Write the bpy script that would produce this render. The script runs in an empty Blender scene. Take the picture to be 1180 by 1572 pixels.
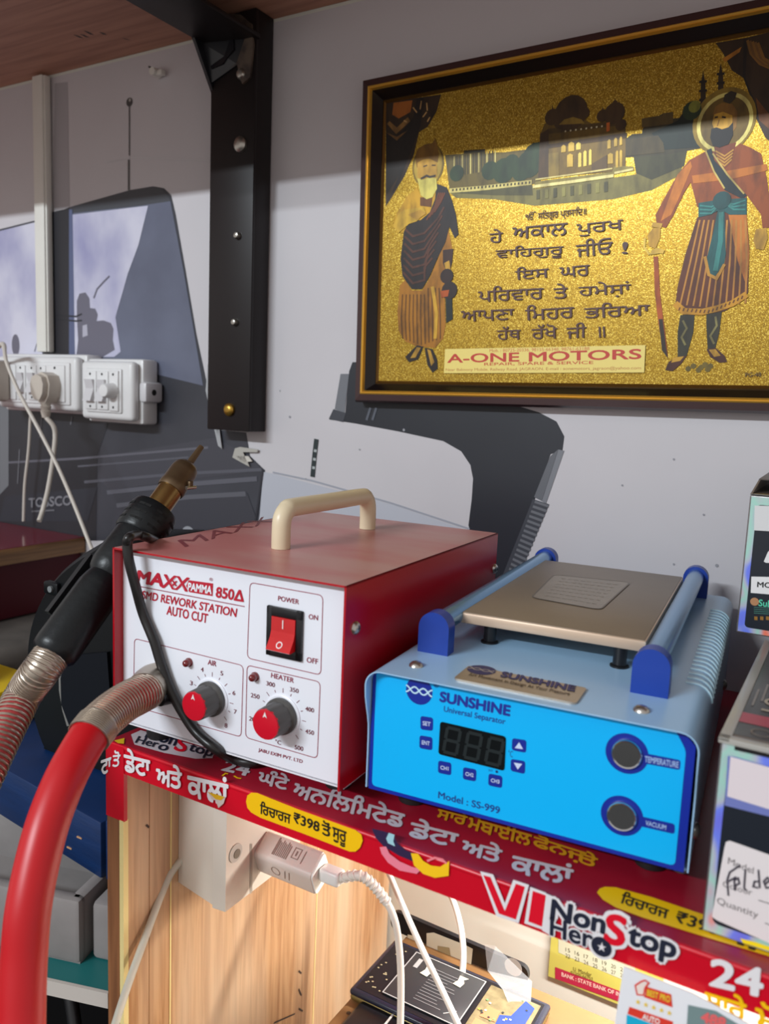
import bpy, bmesh, math, random
from mathutils import Matrix, Vector
from mathutils.geometry import delaunay_2d_cdt, interpolate_bezier, tessellate_polygon

SC = bpy.context.scene
COL = SC.collection
random.seed(7)
PI = math.pi

# ------------------------------------------------------------------ camera
FPX, CX, CY = 1247.98, 590.0, 786.0
CAM = Vector((0.38019, -0.78121, 0.24916))
RIGHT = Vector((0.8596, 0.5092, 0.0410)).normalized()
FWD = Vector((-0.5001, 0.8551, -0.1367)).normalized()
UP = RIGHT.cross(FWD).normalized()
FWD = UP.cross(RIGHT).normalized()
cd = bpy.data.cameras.new('camera')
cam = bpy.data.objects.new('camera', cd)
COL.objects.link(cam)
cd.sensor_fit = 'VERTICAL'
cd.sensor_height = 36.0
cd.sensor_width = 36.0
cd.lens = FPX / 1572 * 36.0
cd.clip_start = 0.01
cd.dof.use_dof = True
cd.dof.focus_distance = 0.64
cd.dof.aperture_fstop = 9.0
cam.matrix_world = Matrix(((RIGHT.x, UP.x, -FWD.x, CAM.x), (RIGHT.y, UP.y, -FWD.y, CAM.y),
                           (RIGHT.z, UP.z, -FWD.z, CAM.z), (0, 0, 0, 1)))
SC.camera = cam

# ------------------------------------------------------------------ view, world, lights
SC.view_settings.view_transform = 'Standard'
SC.view_settings.look = 'None'
SC.view_settings.gamma = 1.0
SC.view_settings.use_curve_mapping = False
SC.view_settings.exposure = 0.0
W = bpy.data.worlds.new('world')
SC.world = W
W.use_nodes = True
wb = W.node_tree.nodes['Background']
wb.inputs[0].default_value = (1.0, 0.94, 0.905, 1)
wb.inputs[1].default_value = 0.57


def area(name, loc, target, sx, sy, power, color):
    l = bpy.data.lights.new(name, 'AREA')
    l.shape = 'RECTANGLE'
    l.size, l.size_y = sx, sy
    l.energy = power
    l.color = color
    o = bpy.data.objects.new(name, l)
    COL.objects.link(o)
    o.location = loc
    d = Vector(target) - Vector(loc)
    o.rotation_euler = d.to_track_quat('-Z', 'Y').to_euler()
    return o


# tube lamp on the far side of the shop, seen under the loft board
area('tube_lamp_light', (-0.75, -3.0, 1.53), (-0.75, 0, 0.2), 1.2, 0.034, 72, (0.86, 0.94, 1.0))
# lamp of the cabinet, under the counter on the right
lamp2 = area('cabinet_lamp_light', (0.385, -0.15, -0.032), (0.385, -0.15, -0.3), 0.42, 0.03, 5.6, (1.0, 0.97, 0.90))
lamp2.rotation_euler = (0, 0, 0)


# ------------------------------------------------------------------ colours and materials
def lin(c):
    c = c / 255.0
    return c / 12.92 if c <= 0.04045 else ((c + 0.055) / 1.055) ** 2.4


def rgb(r, g, b):
    return (lin(r), lin(g), lin(b), 1.0)


MATS = {}


def mat(name, col, rough=0.5, metal=0.0, spec=0.5, noise=0.0, nscale=40.0, stretch=(1, 1, 1), col2=None,
        bump=0.0, coat=0.0, alpha=1.0, trans=0.0, ramp=(0.35, 0.65), detail=4.0, bscale=None):
    """principled material; noise mixes col2 (or a darker col) in by object position"""
    if name in MATS:
        return MATS[name]
    m = bpy.data.materials.new(name)
    m.use_nodes = True
    nt = m.node_tree
    b = nt.nodes['Principled BSDF']
    b.inputs['Base Color'].default_value = col
    b.inputs['Roughness'].default_value = rough
    b.inputs['Metallic'].default_value = metal
    b.inputs['Specular IOR Level'].default_value = spec
    b.inputs['Coat Weight'].default_value = coat
    b.inputs['Coat Roughness'].default_value = 0.08
    b.inputs['Alpha'].default_value = alpha
    b.inputs['Transmission Weight'].default_value = trans
    if noise > 0 or bump > 0:
        tc = nt.nodes.new('ShaderNodeTexCoord')
        mp = nt.nodes.new('ShaderNodeMapping')
        mp.inputs['Scale'].default_value = stretch
        nt.links.new(tc.outputs['Object'], mp.inputs['Vector'])
        nz = nt.nodes.new('ShaderNodeTexNoise')
        nz.inputs['Scale'].default_value = nscale
        nz.inputs['Detail'].default_value = detail
        nt.links.new(mp.outputs['Vector'], nz.inputs['Vector'])
        if noise > 0:
            rp = nt.nodes.new('ShaderNodeMapRange')
            rp.inputs['From Min'].default_value = ramp[0]
            rp.inputs['From Max'].default_value = ramp[1]
            rp.inputs['To Max'].default_value = noise
            nt.links.new(nz.outputs['Fac'], rp.inputs['Value'])
            mx = nt.nodes.new('ShaderNodeMix')
            mx.data_type = 'RGBA'
            mx.inputs['A'].default_value = col
            mx.inputs['B'].default_value = col2 or (col[0] * .5, col[1] * .5, col[2] * .5, 1)
            nt.links.new(rp.outputs['Result'], mx.inputs['Factor'])
            nt.links.new(mx.outputs['Result'], b.inputs['Base Color'])
        if bump > 0:
            bm = nt.nodes.new('ShaderNodeBump')
            bm.inputs['Strength'].default_value = bump
            bm.inputs['Distance'].default_value = 0.002
            src = nz
            if bscale:
                src = nt.nodes.new('ShaderNodeTexNoise')
                src.inputs['Scale'].default_value = bscale
                nt.links.new(mp.outputs['Vector'], src.inputs['Vector'])
            nt.links.new(src.outputs['Fac'], bm.inputs['Height'])
            nt.links.new(bm.outputs['Normal'], b.inputs['Normal'])
    MATS[name] = m
    return m


def ink(r, g, b, rough=0.45, metal=0.0):
    return mat('ink_%d_%d_%d_%d_%d' % (r, g, b, rough * 100, metal * 100), rgb(r, g, b), rough, metal)


def foil_material():
    """gold glitter foil: fine sparkling grains"""
    m = bpy.data.materials.new('gold_foil')
    m.use_nodes = True
    nt = m.node_tree
    b = nt.nodes['Principled BSDF']
    tc = nt.nodes.new('ShaderNodeTexCoord')
    v = nt.nodes.new('ShaderNodeTexVoronoi')
    v.inputs['Scale'].default_value = 1500
    nt.links.new(tc.outputs['Object'], v.inputs['Vector'])
    sp = nt.nodes.new('ShaderNodeSeparateColor')
    nt.links.new(v.outputs['Color'], sp.inputs['Color'])
    cr = nt.nodes.new('ShaderNodeValToRGB')
    cr.color_ramp.elements[0].position = 0.05
    cr.color_ramp.elements[0].color = rgb(128, 96, 26)
    cr.color_ramp.elements[1].position = 1.0
    cr.color_ramp.elements[1].color = rgb(226, 196, 92)
    e = cr.color_ramp.elements.new(0.75)
    e.color = rgb(172, 136, 40)
    nt.links.new(sp.outputs['Red'], cr.inputs['Fac'])
    nt.links.new(cr.outputs['Color'], b.inputs['Base Color'])
    b.inputs['Metallic'].default_value = 0.65
    b.inputs['Roughness'].default_value = 0.36
    bm = nt.nodes.new('ShaderNodeBump')
    bm.inputs['Strength'].default_value = 0.35
    bm.inputs['Distance'].default_value = 0.0006
    nt.links.new(sp.outputs['Green'], bm.inputs['Height'])
    nt.links.new(bm.outputs['Normal'], b.inputs['Normal'])
    return m


def holo_material():
    """holographic foil of the boxes: rainbow patches on a silver film"""
    m = bpy.data.materials.new('holographic_foil')
    m.use_nodes = True
    nt = m.node_tree
    b = nt.nodes['Principled BSDF']
    tc = nt.nodes.new('ShaderNodeTexCoord')
    mp = nt.nodes.new('ShaderNodeMapping')
    mp.inputs['Scale'].default_value = (1.6, 1.6, 1.0)
    nz = nt.nodes.new('ShaderNodeTexNoise')
    nz.inputs['Scale'].default_value = 26
    nz.inputs['Detail'].default_value = 1.5
    nt.links.new(tc.outputs['Object'], mp.inputs['Vector'])
    nt.links.new(mp.outputs['Vector'], nz.inputs['Vector'])
    cr = nt.nodes.new('ShaderNodeValToRGB')
    cols = [(0.30, (120, 115, 235)), (0.40, (120, 140, 250)), (0.46, (190, 195, 210)), (0.52, (170, 220, 205)),
            (0.57, (200, 195, 205)), (0.61, (255, 120, 80)), (0.66, (250, 220, 60)), (0.72, (40, 240, 90))]
    cr.color_ramp.elements[0].position = cols[0][0]
    cr.color_ramp.elements[0].color = rgb(*cols[0][1])
    cr.color_ramp.elements[1].position = cols[-1][0]
    cr.color_ramp.elements[1].color = rgb(*cols[-1][1])
    for p, c in cols[1:-1]:
        cr.color_ramp.elements.new(p).color = rgb(*c)
    nt.links.new(nz.outputs['Fac'], cr.inputs['Fac'])
    nt.links.new(cr.outputs['Color'], b.inputs['Base Color'])
    b.inputs['Metallic'].default_value = 0.15
    b.inputs['Roughness'].default_value = 0.25
    return m


def wood_material(name, c1, c2, c3, axis=2, scale=1.0, rough=0.5, coat=0.0):
    m = bpy.data.materials.new(name)
    m.use_nodes = True
    nt = m.node_tree
    b = nt.nodes['Principled BSDF']
    tc = nt.nodes.new('ShaderNodeTexCoord')
    mp = nt.nodes.new('ShaderNodeMapping')
    s = [60 * scale] * 3
    s[axis] = 3.0 * scale
    mp.inputs['Scale'].default_value = s
    nt.links.new(tc.outputs['Object'], mp.inputs['Vector'])
    nz = nt.nodes.new('ShaderNodeTexNoise')
    nz.inputs['Scale'].default_value = 3.2
    nz.inputs['Detail'].default_value = 6
    nz.inputs['Distortion'].default_value = 0.6
    nt.links.new(mp.outputs['Vector'], nz.inputs['Vector'])
    mp2 = nt.nodes.new('ShaderNodeMapping')
    s2 = [9 * scale] * 3
    s2[axis] = 1.2 * scale
    mp2.inputs['Scale'].default_value = s2
    nt.links.new(tc.outputs['Object'], mp2.inputs['Vector'])
    n2 = nt.nodes.new('ShaderNodeTexNoise')
    n2.inputs['Scale'].default_value = 2.0
    n2.inputs['Detail'].default_value = 2
    nt.links.new(mp2.outputs['Vector'], n2.inputs['Vector'])
    cr = nt.nodes.new('ShaderNodeValToRGB')
    cr.color_ramp.elements[0].position = 0.36
    cr.color_ramp.elements[0].color = c1
    cr.color_ramp.elements[1].position = 0.62
    cr.color_ramp.elements[1].color = c2
    nt.links.new(nz.outputs['Fac'], cr.inputs['Fac'])
    mr = nt.nodes.new('ShaderNodeMapRange')
    mr.inputs['From Min'].default_value = 0.42
    mr.inputs['From Max'].default_value = 0.68
    mr.inputs['To Max'].default_value = 0.65
    nt.links.new(n2.outputs['Fac'], mr.inputs['Value'])
    mx = nt.nodes.new('ShaderNodeMix')
    mx.data_type = 'RGBA'
    nt.links.new(mr.outputs['Result'], mx.inputs['Factor'])
    nt.links.new(cr.outputs['Color'], mx.inputs['A'])
    mx.inputs['B'].default_value = c3
    nt.links.new(mx.outputs['Result'], b.inputs['Base Color'])
    b.inputs['Roughness'].default_value = rough
    b.inputs['Coat Weight'].default_value = coat
    return m


# ------------------------------------------------------------------ pixel rays (a calibrated photograph): a pixel becomes a point on a real plane
def ray(px, py):
    return FWD + RIGHT * ((px - CX) / FPX) - UP * ((py - CY) / FPX)


def hitp(px, py, o, n):
    d = ray(px, py)
    return CAM + d * ((o - CAM).dot(n) / d.dot(n))


def onX(px, py, x): return hitp(px, py, Vector((x, 0, 0)), Vector((1, 0, 0)))
def onY(px, py, y): return hitp(px, py, Vector((0, y, 0)), Vector((0, 1, 0)))
def onZ(px, py, z): return hitp(px, py, Vector((0, 0, z)), Vector((0, 0, 1)))
def atD(px, py, d): return CAM + ray(px, py) * d


class Plane:
    """a flat face of a thing: origin, two in-plane unit axes, outward normal"""
    def __init__(s, o, u, v, n):
        s.o, s.u, s.v, s.n = Vector(o), Vector(u).normalized(), Vector(v).normalized(), Vector(n).normalized()

    def px(s, p): return hitp(p[0], p[1], s.o, s.n)
    def uv(s, p):
        w = s.px(p) - s.o
        return w.dot(s.u), w.dot(s.v)
    def at(s, a, b, off=0.0): return s.o + s.u * a + s.v * b + s.n * off


# ------------------------------------------------------------------ mesh builder
class MB:
    def __init__(s):
        s.v, s.f, s.mi, s.sm, s.mats = [], [], [], [], []
        s.lay = 0.0

    def up(s, off):
        """each print lies a hair above the one before"""
        s.lay += 4e-7
        return off + s.lay

    def m(s, material):
        if material not in s.mats:
            s.mats.append(material)
        return s.mats.index(material)

    def add(s, vs, fs, material, smooth=False):
        k = len(s.v)
        i = s.m(material)
        s.v += [Vector(p) for p in vs]
        for f in fs:
            s.f.append([k + a for a in f])
            s.mi.append(i)
            s.sm.append(smooth)

    def from_bm(s, bm, material, M=None, smooth=False):
        bm.verts.ensure_lookup_table()
        bm.verts.index_update()
        vs = [(M @ v.co) if M else v.co.copy() for v in bm.verts]
        s.add(vs, [[v.index for v in f.verts] for f in bm.faces], material, smooth)
        bm.free()

    def box(s, lo, hi, material, M=None, bevel=0.0, seg=2):
        bm = bmesh.new()
        bmesh.ops.create_cube(bm, size=1.0)
        lo, hi = Vector(lo), Vector(hi)
        for v in bm.verts:
            v.co = Vector([(lo[i] + hi[i]) / 2 + v.co[i] * (hi[i] - lo[i]) for i in range(3)])
        if bevel > 0:
            bmesh.ops.bevel(bm, geom=bm.edges[:], offset=bevel, segments=seg, affect='EDGES', profile=0.5)
        s.from_bm(bm, material, M, bevel > 0)

    def prism(s, pts, d, material, smooth=False):
        """pts: world polygon (list of Vector); d: extrusion vector"""
        n = len(pts)
        tri = tessellate_polygon([[Vector(p) for p in pts]])
        vs = [Vector(p) for p in pts] + [Vector(p) + d for p in pts]
        fs = [list(t) for t in tri] + [[a + n for a in reversed(t)] for t in tri]
        s.add(vs, fs, material, False)
        vs2 = [Vector(p) for p in pts] + [Vector(p) + d for p in pts]
        s.add(vs2, [[i, (i + 1) % n, (i + 1) % n + n, i + n] for i in range(n)], material, smooth)

    def poly(s, pts, material):
        tri = tessellate_polygon([[Vector(p) for p in pts]])
        s.add(pts, [list(t) for t in tri], material)

    def lathe(s, prof, o, ax, material, n=28, smooth=True):
        """prof: (radius, height along ax) pairs"""
        ax = Vector(ax).normalized()
        t = Vector((0, 0, 1)) if abs(ax.z) < 0.9 else Vector((1, 0, 0))
        a = ax.cross(t).normalized()
        b = ax.cross(a)
        o = Vector(o)
        vs, fs = [], []
        for r, h in prof:
            for i in range(n):
                w = 2 * PI * i / n
                vs.append(o + ax * h + (a * math.cos(w) + b * math.sin(w)) * r)
        for j in range(len(prof) - 1):
            for i in range(n):
                k = (i + 1) % n
                fs.append([j * n + i, j * n + k, (j + 1) * n + k, (j + 1) * n + i])
        s.add(vs, fs, material, smooth)
        for j in (0, len(prof) - 1):
            if prof[j][0] > 1e-6:
                s.add(vs[j * n:(j + 1) * n], [list(range(n))], material, False)

    def cyl(s, p0, p1, r0, material, r1=None, n=24, smooth=True):
        p0, p1 = Vector(p0), Vector(p1)
        L = (p1 - p0).length
        s.lathe([(r0, 0), (r0 if r1 is None else r1, L)], p0, p1 - p0, material, n, smooth)

    def tube(s, pts, r, material, n=14, step=6, closed_ends=True, smooth_path=True):
        P = smooth_curve(pts, step) if smooth_path else [Vector(p) for p in pts]
        fr = frames(P)
        vs, fs = [], []
        for i, (p, a, b) in enumerate(fr):
            rr = r(i / (len(P) - 1)) if callable(r) else r
            for k in range(n):
                w = 2 * PI * k / n
                vs.append(p + (a * math.cos(w) + b * math.sin(w)) * rr)
        for i in range(len(P) - 1):
            for k in range(n):
                q = (k + 1) % n
                fs.append([i * n + k, i * n + q, (i + 1) * n + q, (i + 1) * n + k])
        if closed_ends:
            fs.append(list(range(n)))
            fs.append(list(range((len(P) - 1) * n, len(P) * n)))
        s.add(vs, fs, material, True)
        return P

    def coil(s, pts, R, wire, turns, material, per=16, n=7):
        P = smooth_curve(pts, 10)
        fr = frames(P)
        hel = []
        N = turns * per
        for i in range(N + 1):
            x = i / N * (len(P) - 1)
            k = min(int(x), len(P) - 2)
            t = x - k
            p = fr[k][0].lerp(fr[k + 1][0], t)
            a = fr[k][1].lerp(fr[k + 1][1], t)
            b = fr[k][2].lerp(fr[k + 1][2], t)
            w = 2 * PI * i / per
            RR = R(i / N) if callable(R) else R
            hel.append(p + (a * math.cos(w) + b * math.sin(w)) * RR)
        s.tube(hel, wire, material, n=n, smooth_path=False)

    # flat printing on a plane, coordinates read off the photograph
    def dec(s, pl, pts, material, off=0.0002):
        off = s.up(off)
        s.poly([pl.px(p) + pl.n * off for p in pts], material)

    def disc(s, pl, c, r, material, off=0.0002, n=28, rin=0.0, rb=None):
        off = s.up(off)
        o = c if isinstance(c, Vector) else pl.px(c)
        rb = rb or r
        ring = [o + pl.n * off + pl.u * (r * math.cos(2 * PI * i / n)) + pl.v * (rb * math.sin(2 * PI * i / n)) for i in range(n)]
        if rin > 0:
            q = rin / r
            ins = [o + pl.n * off + (p - o - pl.n * off) * q for p in ring]
            s.add(ring + ins, [[i, (i + 1) % n, n + (i + 1) % n, n + i] for i in range(n)], material)
        else:
            s.add(ring, [list(range(n))], material)

    def line(s, pl, pts, w, material, off=0.0002, closed=False):
        P = [pl.uv(p) for p in pts]
        s.uvline(pl, P, w, material, off, closed)

    def uvline(s, pl, P, w, material, off=0.0002, closed=False):
        off = s.up(off)
        n = len(P)
        L, R = [], []
        for i in range(n):
            p = Vector(P[i])
            a = Vector(P[(i - 1) % n]) if (closed or i > 0) else None
            c = Vector(P[(i + 1) % n]) if (closed or i < n - 1) else None
            d1 = (p - a).normalized() if a is not None else None
            d2 = (c - p).normalized() if c is not None else None
            if d1 is None: d1 = d2
            if d2 is None: d2 = d1
            t = (d1 + d2)
            t = t.normalized() if t.length > 1e-6 else d1
            nn = Vector((-t.y, t.x))
            k = 1.0 / max(0.4, nn.dot(Vector((-d1.y, d1.x))))
            L.append(pl.at(*(p + nn * w / 2 * k), off))
            R.append(pl.at(*(p - nn * w / 2 * k), off))
        m = n if closed else n - 1
        s.add(L + R, [[i, (i + 1) % n, n + (i + 1) % n, n + i] for i in range(m)], material)

    def rrect_line(s, pl, corners, r, w, material, off=0.0002):
        C = [Vector(pl.uv(c)) for c in corners]
        s.uvline(pl, rounded(C, r), w, material, off, True)

    def rrect(s, pl, corners, r, material, off=0.0002):
        C = [Vector(pl.uv(c)) for c in corners]
        s.poly([pl.at(p[0], p[1], off) for p in rounded(C, r)], material)

    def text(s, pl, body, bl, br, tl, material, off=0.0003, bold=0.0):
        """lettering fitted into the parallelogram bottom-left, bottom-right, top-left (pixels or points)"""
        V, T, (x0, y0, x1, y1) = glyphs(body)
        A, B, C = [p if isinstance(p, Vector) else pl.px(p) for p in (bl, br, tl)]
        eu, ev = (B - A) / (x1 - x0), (C - A) / (y1 - y0)
        offs = [(0, 0)] if bold <= 0 else [(bold * math.cos(k * PI / 4), bold * math.sin(k * PI / 4)) for k in range(8)] + [(0, 0)]
        for k, (dx, dy) in enumerate(offs):
            s.add([A + eu * (p[0] - x0 + dx) + ev * (p[1] - y0 + dy) + pl.n * (off + 1.5e-5 * k) for p in V], T, material)

    def build(s, name, parent=None, autosmooth=True):
        me = bpy.data.meshes.new(name)
        Mi = ROOT[parent.name][0].inverted() if parent else None
        vs = [(Mi @ v) if Mi else v for v in s.v]
        org = Vector((0, 0, 0))
        if not parent:
            lo = Vector([min(v[i] for v in vs) for i in range(3)])
            hi = Vector([max(v[i] for v in vs) for i in range(3)])
            org = Vector(((lo.x + hi.x) / 2, (lo.y + hi.y) / 2, lo.z))
            vs = [v - org for v in vs]
        me.from_pydata([tuple(v) for v in vs], [], s.f)
        for mm in s.mats:
            me.materials.append(mm)
        me.polygons.foreach_set('material_index', s.mi)
        me.polygons.foreach_set('use_smooth', s.sm)
        me.update()
        o = bpy.data.objects.new(name, me)
        COL.objects.link(o)
        o.location = org
        if parent:
            o.parent = parent
            ROOT[o.name] = (ROOT[parent.name][0],)
        else:
            ROOT[o.name] = (Matrix.Translation(org),)
        if any(s.sm):
            try:
                me.set_sharp_from_angle(angle=math.radians(40))
            except Exception:
                pass
        return o


ROOT = {}
GLY = {}


def glyphs(body):
    """outlines of a piece of lettering, filled by winding"""
    if body in GLY:
        return GLY[body]
    cu = bpy.data.curves.new('lettering', 'FONT')
    cu.body = body
    cu.size = 1.0
    ob = bpy.data.objects.new('lettering', cu)
    COL.objects.link(ob)
    dg = bpy.context.evaluated_depsgraph_get()
    dg.update()
    cc = ob.evaluated_get(dg).to_curve(dg)
    cont = []
    for sp in cc.splines:
        pts = []
        bp = sp.bezier_points
        n = len(bp)
        for i in range(n):
            a, b = bp[i], bp[(i + 1) % n]
            straight = (a.handle_right - a.co).length < 1e-5 and (b.handle_left - b.co).length < 1e-5
            seg = interpolate_bezier(a.co, a.handle_right, b.handle_left, b.co, 2 if straight else 5)[:-1]
            pts += [Vector((q[0], q[1])) for q in seg]
        clean = []
        for q in pts:
            if not clean or (q - clean[-1]).length > 1e-4:
                clean.append(q)
        if len(clean) > 2:
            cont.append(clean)
    ob.evaluated_get(dg).to_curve_clear()
    bpy.data.objects.remove(ob)
    vs, es = [], []
    for c in cont:
        k = len(vs)
        vs += c
        es += [(k + i, k + (i + 1) % len(c)) for i in range(len(c))]
    ov, oe, of, _, _, _ = delaunay_2d_cdt(vs, es, [], 0, 1e-5)
    boxes = [(min(p.x for p in c), min(p.y for p in c), max(p.x for p in c), max(p.y for p in c)) for c in cont]

    def wind(p):
        w = 0
        for c, bb in zip(cont, boxes):
            if not (bb[0] <= p.x <= bb[2] and bb[1] <= p.y <= bb[3]):
                continue
            n = len(c)
            for i in range(n):
                a, b = c[i], c[(i + 1) % n]
                if (a.y <= p.y) != (b.y <= p.y):
                    x = a.x + (p.y - a.y) / (b.y - a.y) * (b.x - a.x)
                    if x > p.x:
                        w += 1 if b.y > a.y else -1
        return w
    T = []
    for f in of:
        c = sum((ov[i] for i in f), Vector((0, 0))) / len(f)
        if wind(c) != 0:
            T.append(list(f))
    used = sorted({i for f in T for i in f})
    idx = {a: k for k, a in enumerate(used)}
    V = [(ov[i].x, ov[i].y) for i in used]
    T = [[idx[i] for i in f] for f in T]
    bb = (min(p[0] for p in V), min(p[1] for p in V), max(p[0] for p in V), max(p[1] for p in V))
    GLY[body] = (V, T, bb)
    return GLY[body]


def smooth_curve(pts, step=6):
    P = [Vector(p) for p in pts]
    if len(P) < 3:
        return [P[0].lerp(P[-1], i / step) for i in range(step + 1)]
    out = []
    for i in range(len(P) - 1):
        p0 = P[i - 1] if i > 0 else P[i] * 2 - P[i + 1]
        p1, p2 = P[i], P[i + 1]
        p3 = P[i + 2] if i + 2 < len(P) else P[i + 1] * 2 - P[i]
        for k in range(step):
            t = k / step
            out.append(0.5 * ((2 * p1) + (p2 - p0) * t + (2 * p0 - 5 * p1 + 4 * p2 - p3) * t * t + (3 * p1 - p0 - 3 * p2 + p3) * t ** 3))
    out.append(P[-1])
    return out


def frames(P):
    out = []
    a = None
    for i, p in enumerate(P):
        t = (P[min(i + 1, len(P) - 1)] - P[max(i - 1, 0)])
        t = t.normalized() if t.length > 1e-9 else Vector((0, 0, 1))
        if a is None:
            h = Vector((0, 0, 1)) if abs(t.z) < 0.9 else Vector((1, 0, 0))
            a = t.cross(h).normalized()
        a = (a - t * a.dot(t)).normalized()
        out.append((p, a, t.cross(a)))
    return out


def rounded(C, r, seg=5):
    """polygon with each corner rounded by r"""
    out = []
    n = len(C)
    for i in range(n):
        p = Vector(C[i])
        a = (Vector(C[i - 1]) - p)
        b = (Vector(C[(i + 1) % n]) - p)
        rr = min(r, a.length * .49, b.length * .49)
        s, e = p + a.normalized() * rr, p + b.normalized() * rr
        for k in range(seg + 1):
            t = k / seg
            out.append(s * (1 - t) ** 2 + p * 2 * t * (1 - t) + e * t * t)
    return out


def thing(name, loc, label, cat, group=None, rz=0.0):
    o = bpy.data.objects.new(name, None)
    o.empty_display_size = 0.02
    COL.objects.link(o)
    o.location = loc
    o.rotation_euler = (0, 0, rz)
    ROOT[o.name] = (Matrix.Translation(Vector(loc)) @ Matrix.Rotation(rz, 4, 'Z'),)
    tag(o, label, cat, group)
    return o


def tag(o, label, cat, group=None):
    o['label'] = label
    o['category'] = cat
    if group:
        o['group'] = group
    return o


def struct(mb, name):
    o = mb.build(name)
    o['kind'] = 'structure'
    return o


def V3(*a): return Vector(a)


# ------------------------------------------------------------------ the setting
WALLP = mat('wall_paint', rgb(222, 222, 212), 0.75, noise=0.25, nscale=9, col2=rgb(196, 192, 178), bump=0.05)
mb = MB(); mb.box((-2.2, 0.0, -0.85), (1.3, 0.06, 1.6), WALLP); struct(mb, 'wall_back')
mb = MB(); mb.box((-2.2, -3.2, -0.9), (1.3, 0.06, -0.85), mat('floor_cement', rgb(60, 58, 55), 0.8, noise=0.6, nscale=12)); struct(mb, 'floor')
LOFT = wood_material('loft_plywood', rgb(160, 112, 92), rgb(186, 136, 112), rgb(172, 122, 100), axis=0, scale=0.5, rough=0.6)
mb = MB()
mb.box((-1.6, -0.52, 0.672), (1.2, -0.001, 0.69), LOFT)
for a, b in (((112, 53), (122, 58)), ((122, 52), (131, 57)), ((128, 47), (138, 53)), ((152, 49), (158, 53)), ((186, 58), (194, 61))):
    p, q = onZ(*a, 0.6718), onZ(*b, 0.6718)
    mb.poly([p, q, q + V3(.004, .003, 0), p + V3(.003, .004, 0)], ink(45, 28, 24))
struct(mb, 'ceiling')

# ------------------------------------------------------------------ printed banner on the wall
BY = -0.0016
BN = Plane((0, BY, 0), (1, 0, 0), (0, 0, 1), (0, -1, 0))
VIN = mat('banner_vinyl', rgb(204, 200, 203), 0.38, noise=0.25, nscale=6, col2=rgb(186, 182, 186), bump=.12, bscale=9)
mb = MB()
mb.box((-1.55, BY, -0.06), (0.62, -0.0002, 0.668), VIN)
DK = mat('banner_slate', rgb(64, 65, 73), 0.4, noise=0.8, nscale=7, col2=rgb(48, 49, 56))
DK2 = mat('banner_charcoal', rgb(33, 34, 40), 0.4, noise=0.6, nscale=6, col2=rgb(52, 52, 58))
SLATE = mat('banner_steel_blue', rgb(104, 109, 128), 0.36, noise=0.7, nscale=11, col2=rgb(86, 90, 108))
VIO = mat('banner_violet_sky', rgb(208, 207, 222), 0.36, noise=0.9, nscale=8, col2=rgb(128, 128, 176), stretch=(1, 1, .8), ramp=(.42, .7))
NAVY = mat('banner_navy', rgb(31, 34, 43), 0.4, noise=0.5, nscale=8, col2=rgb(24, 26, 34))
BLK = ink(30, 31, 37)
o0 = 0.0003
# big dark vehicle shape
mb.dec(BN, [(-420, 500), (0, 352), (64, 336), (107, 318), (199, 292), (235, 286), (252, 289), (263, 300), (270, 330), (285, 415), (302, 515), (318, 590),
            (327, 632), (338, 660), (378, 664), (384, 700), (407, 722), (402, 765), (397, 800), (394, 830), (-420, 830)], DK, o0)
mb.dec(BN, [(107, 320), (199, 294), (235, 288), (250, 291), (261, 305), (262, 309), (215, 316), (107, 328)], ink(66, 68, 74), o0 * 2)
mb.dec(BN, [(107, 328), (215, 316), (262, 309), (283, 420), (300, 520), (312, 592), (180, 560), (107, 552)], SLATE, o0 * 2)
mb.dec(BN, [(110, 330), (228, 316), (213, 377), (197, 420), (178, 487), (186, 540), (176, 548), (110, 548)], VIO, o0 * 3)
mb.dec(BN, [(-420, 506), (0, 355), (64, 339), (66, 560), (-420, 600)], VIO, o0 * 3)
mb.dec(BN, [(80, 326), (107, 320), (107, 560), (82, 560)], ink(38, 37, 42), o0 * 4)
mb.dec(BN, [(107, 322), (112, 322), (116, 552), (107, 552)], ink(88, 96, 128), o0 * 4)
SIL = ink(104, 102, 116)
mb.dec(BN, [(119, 462), (123, 451), (132, 449), (138, 458), (139, 473), (147, 474), (151, 483), (149, 493), (160, 492), (171, 496), (175, 505), (174, 522), (177, 537), (157, 549), (118, 549), (121, 522), (119, 487)], SIL, o0 * 4)
mb.dec(BN, [(128, 500), (135, 498), (136, 515), (128, 518)], ink(176, 174, 188), o0 * 5)
mb.disc(BN, (25, 530), .009, SIL, o0 * 4, rb=.016)
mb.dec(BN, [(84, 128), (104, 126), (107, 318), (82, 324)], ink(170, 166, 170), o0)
mb.line(BN, [(145, 458), (150, 444), (160, 433), (169, 424)], .0022, SIL, o0 * 5)
mb.line(BN, [(86, 484), (118, 486), (127, 482)], .002, BLK, o0 * 5)
mb.line(BN, [(86, 490), (118, 493), (127, 492)], .002, BLK, o0 * 5)
mb.line(BN, [(54, 540), (60, 520), (68, 500)], .0015, SIL, o0 * 5)
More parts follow.
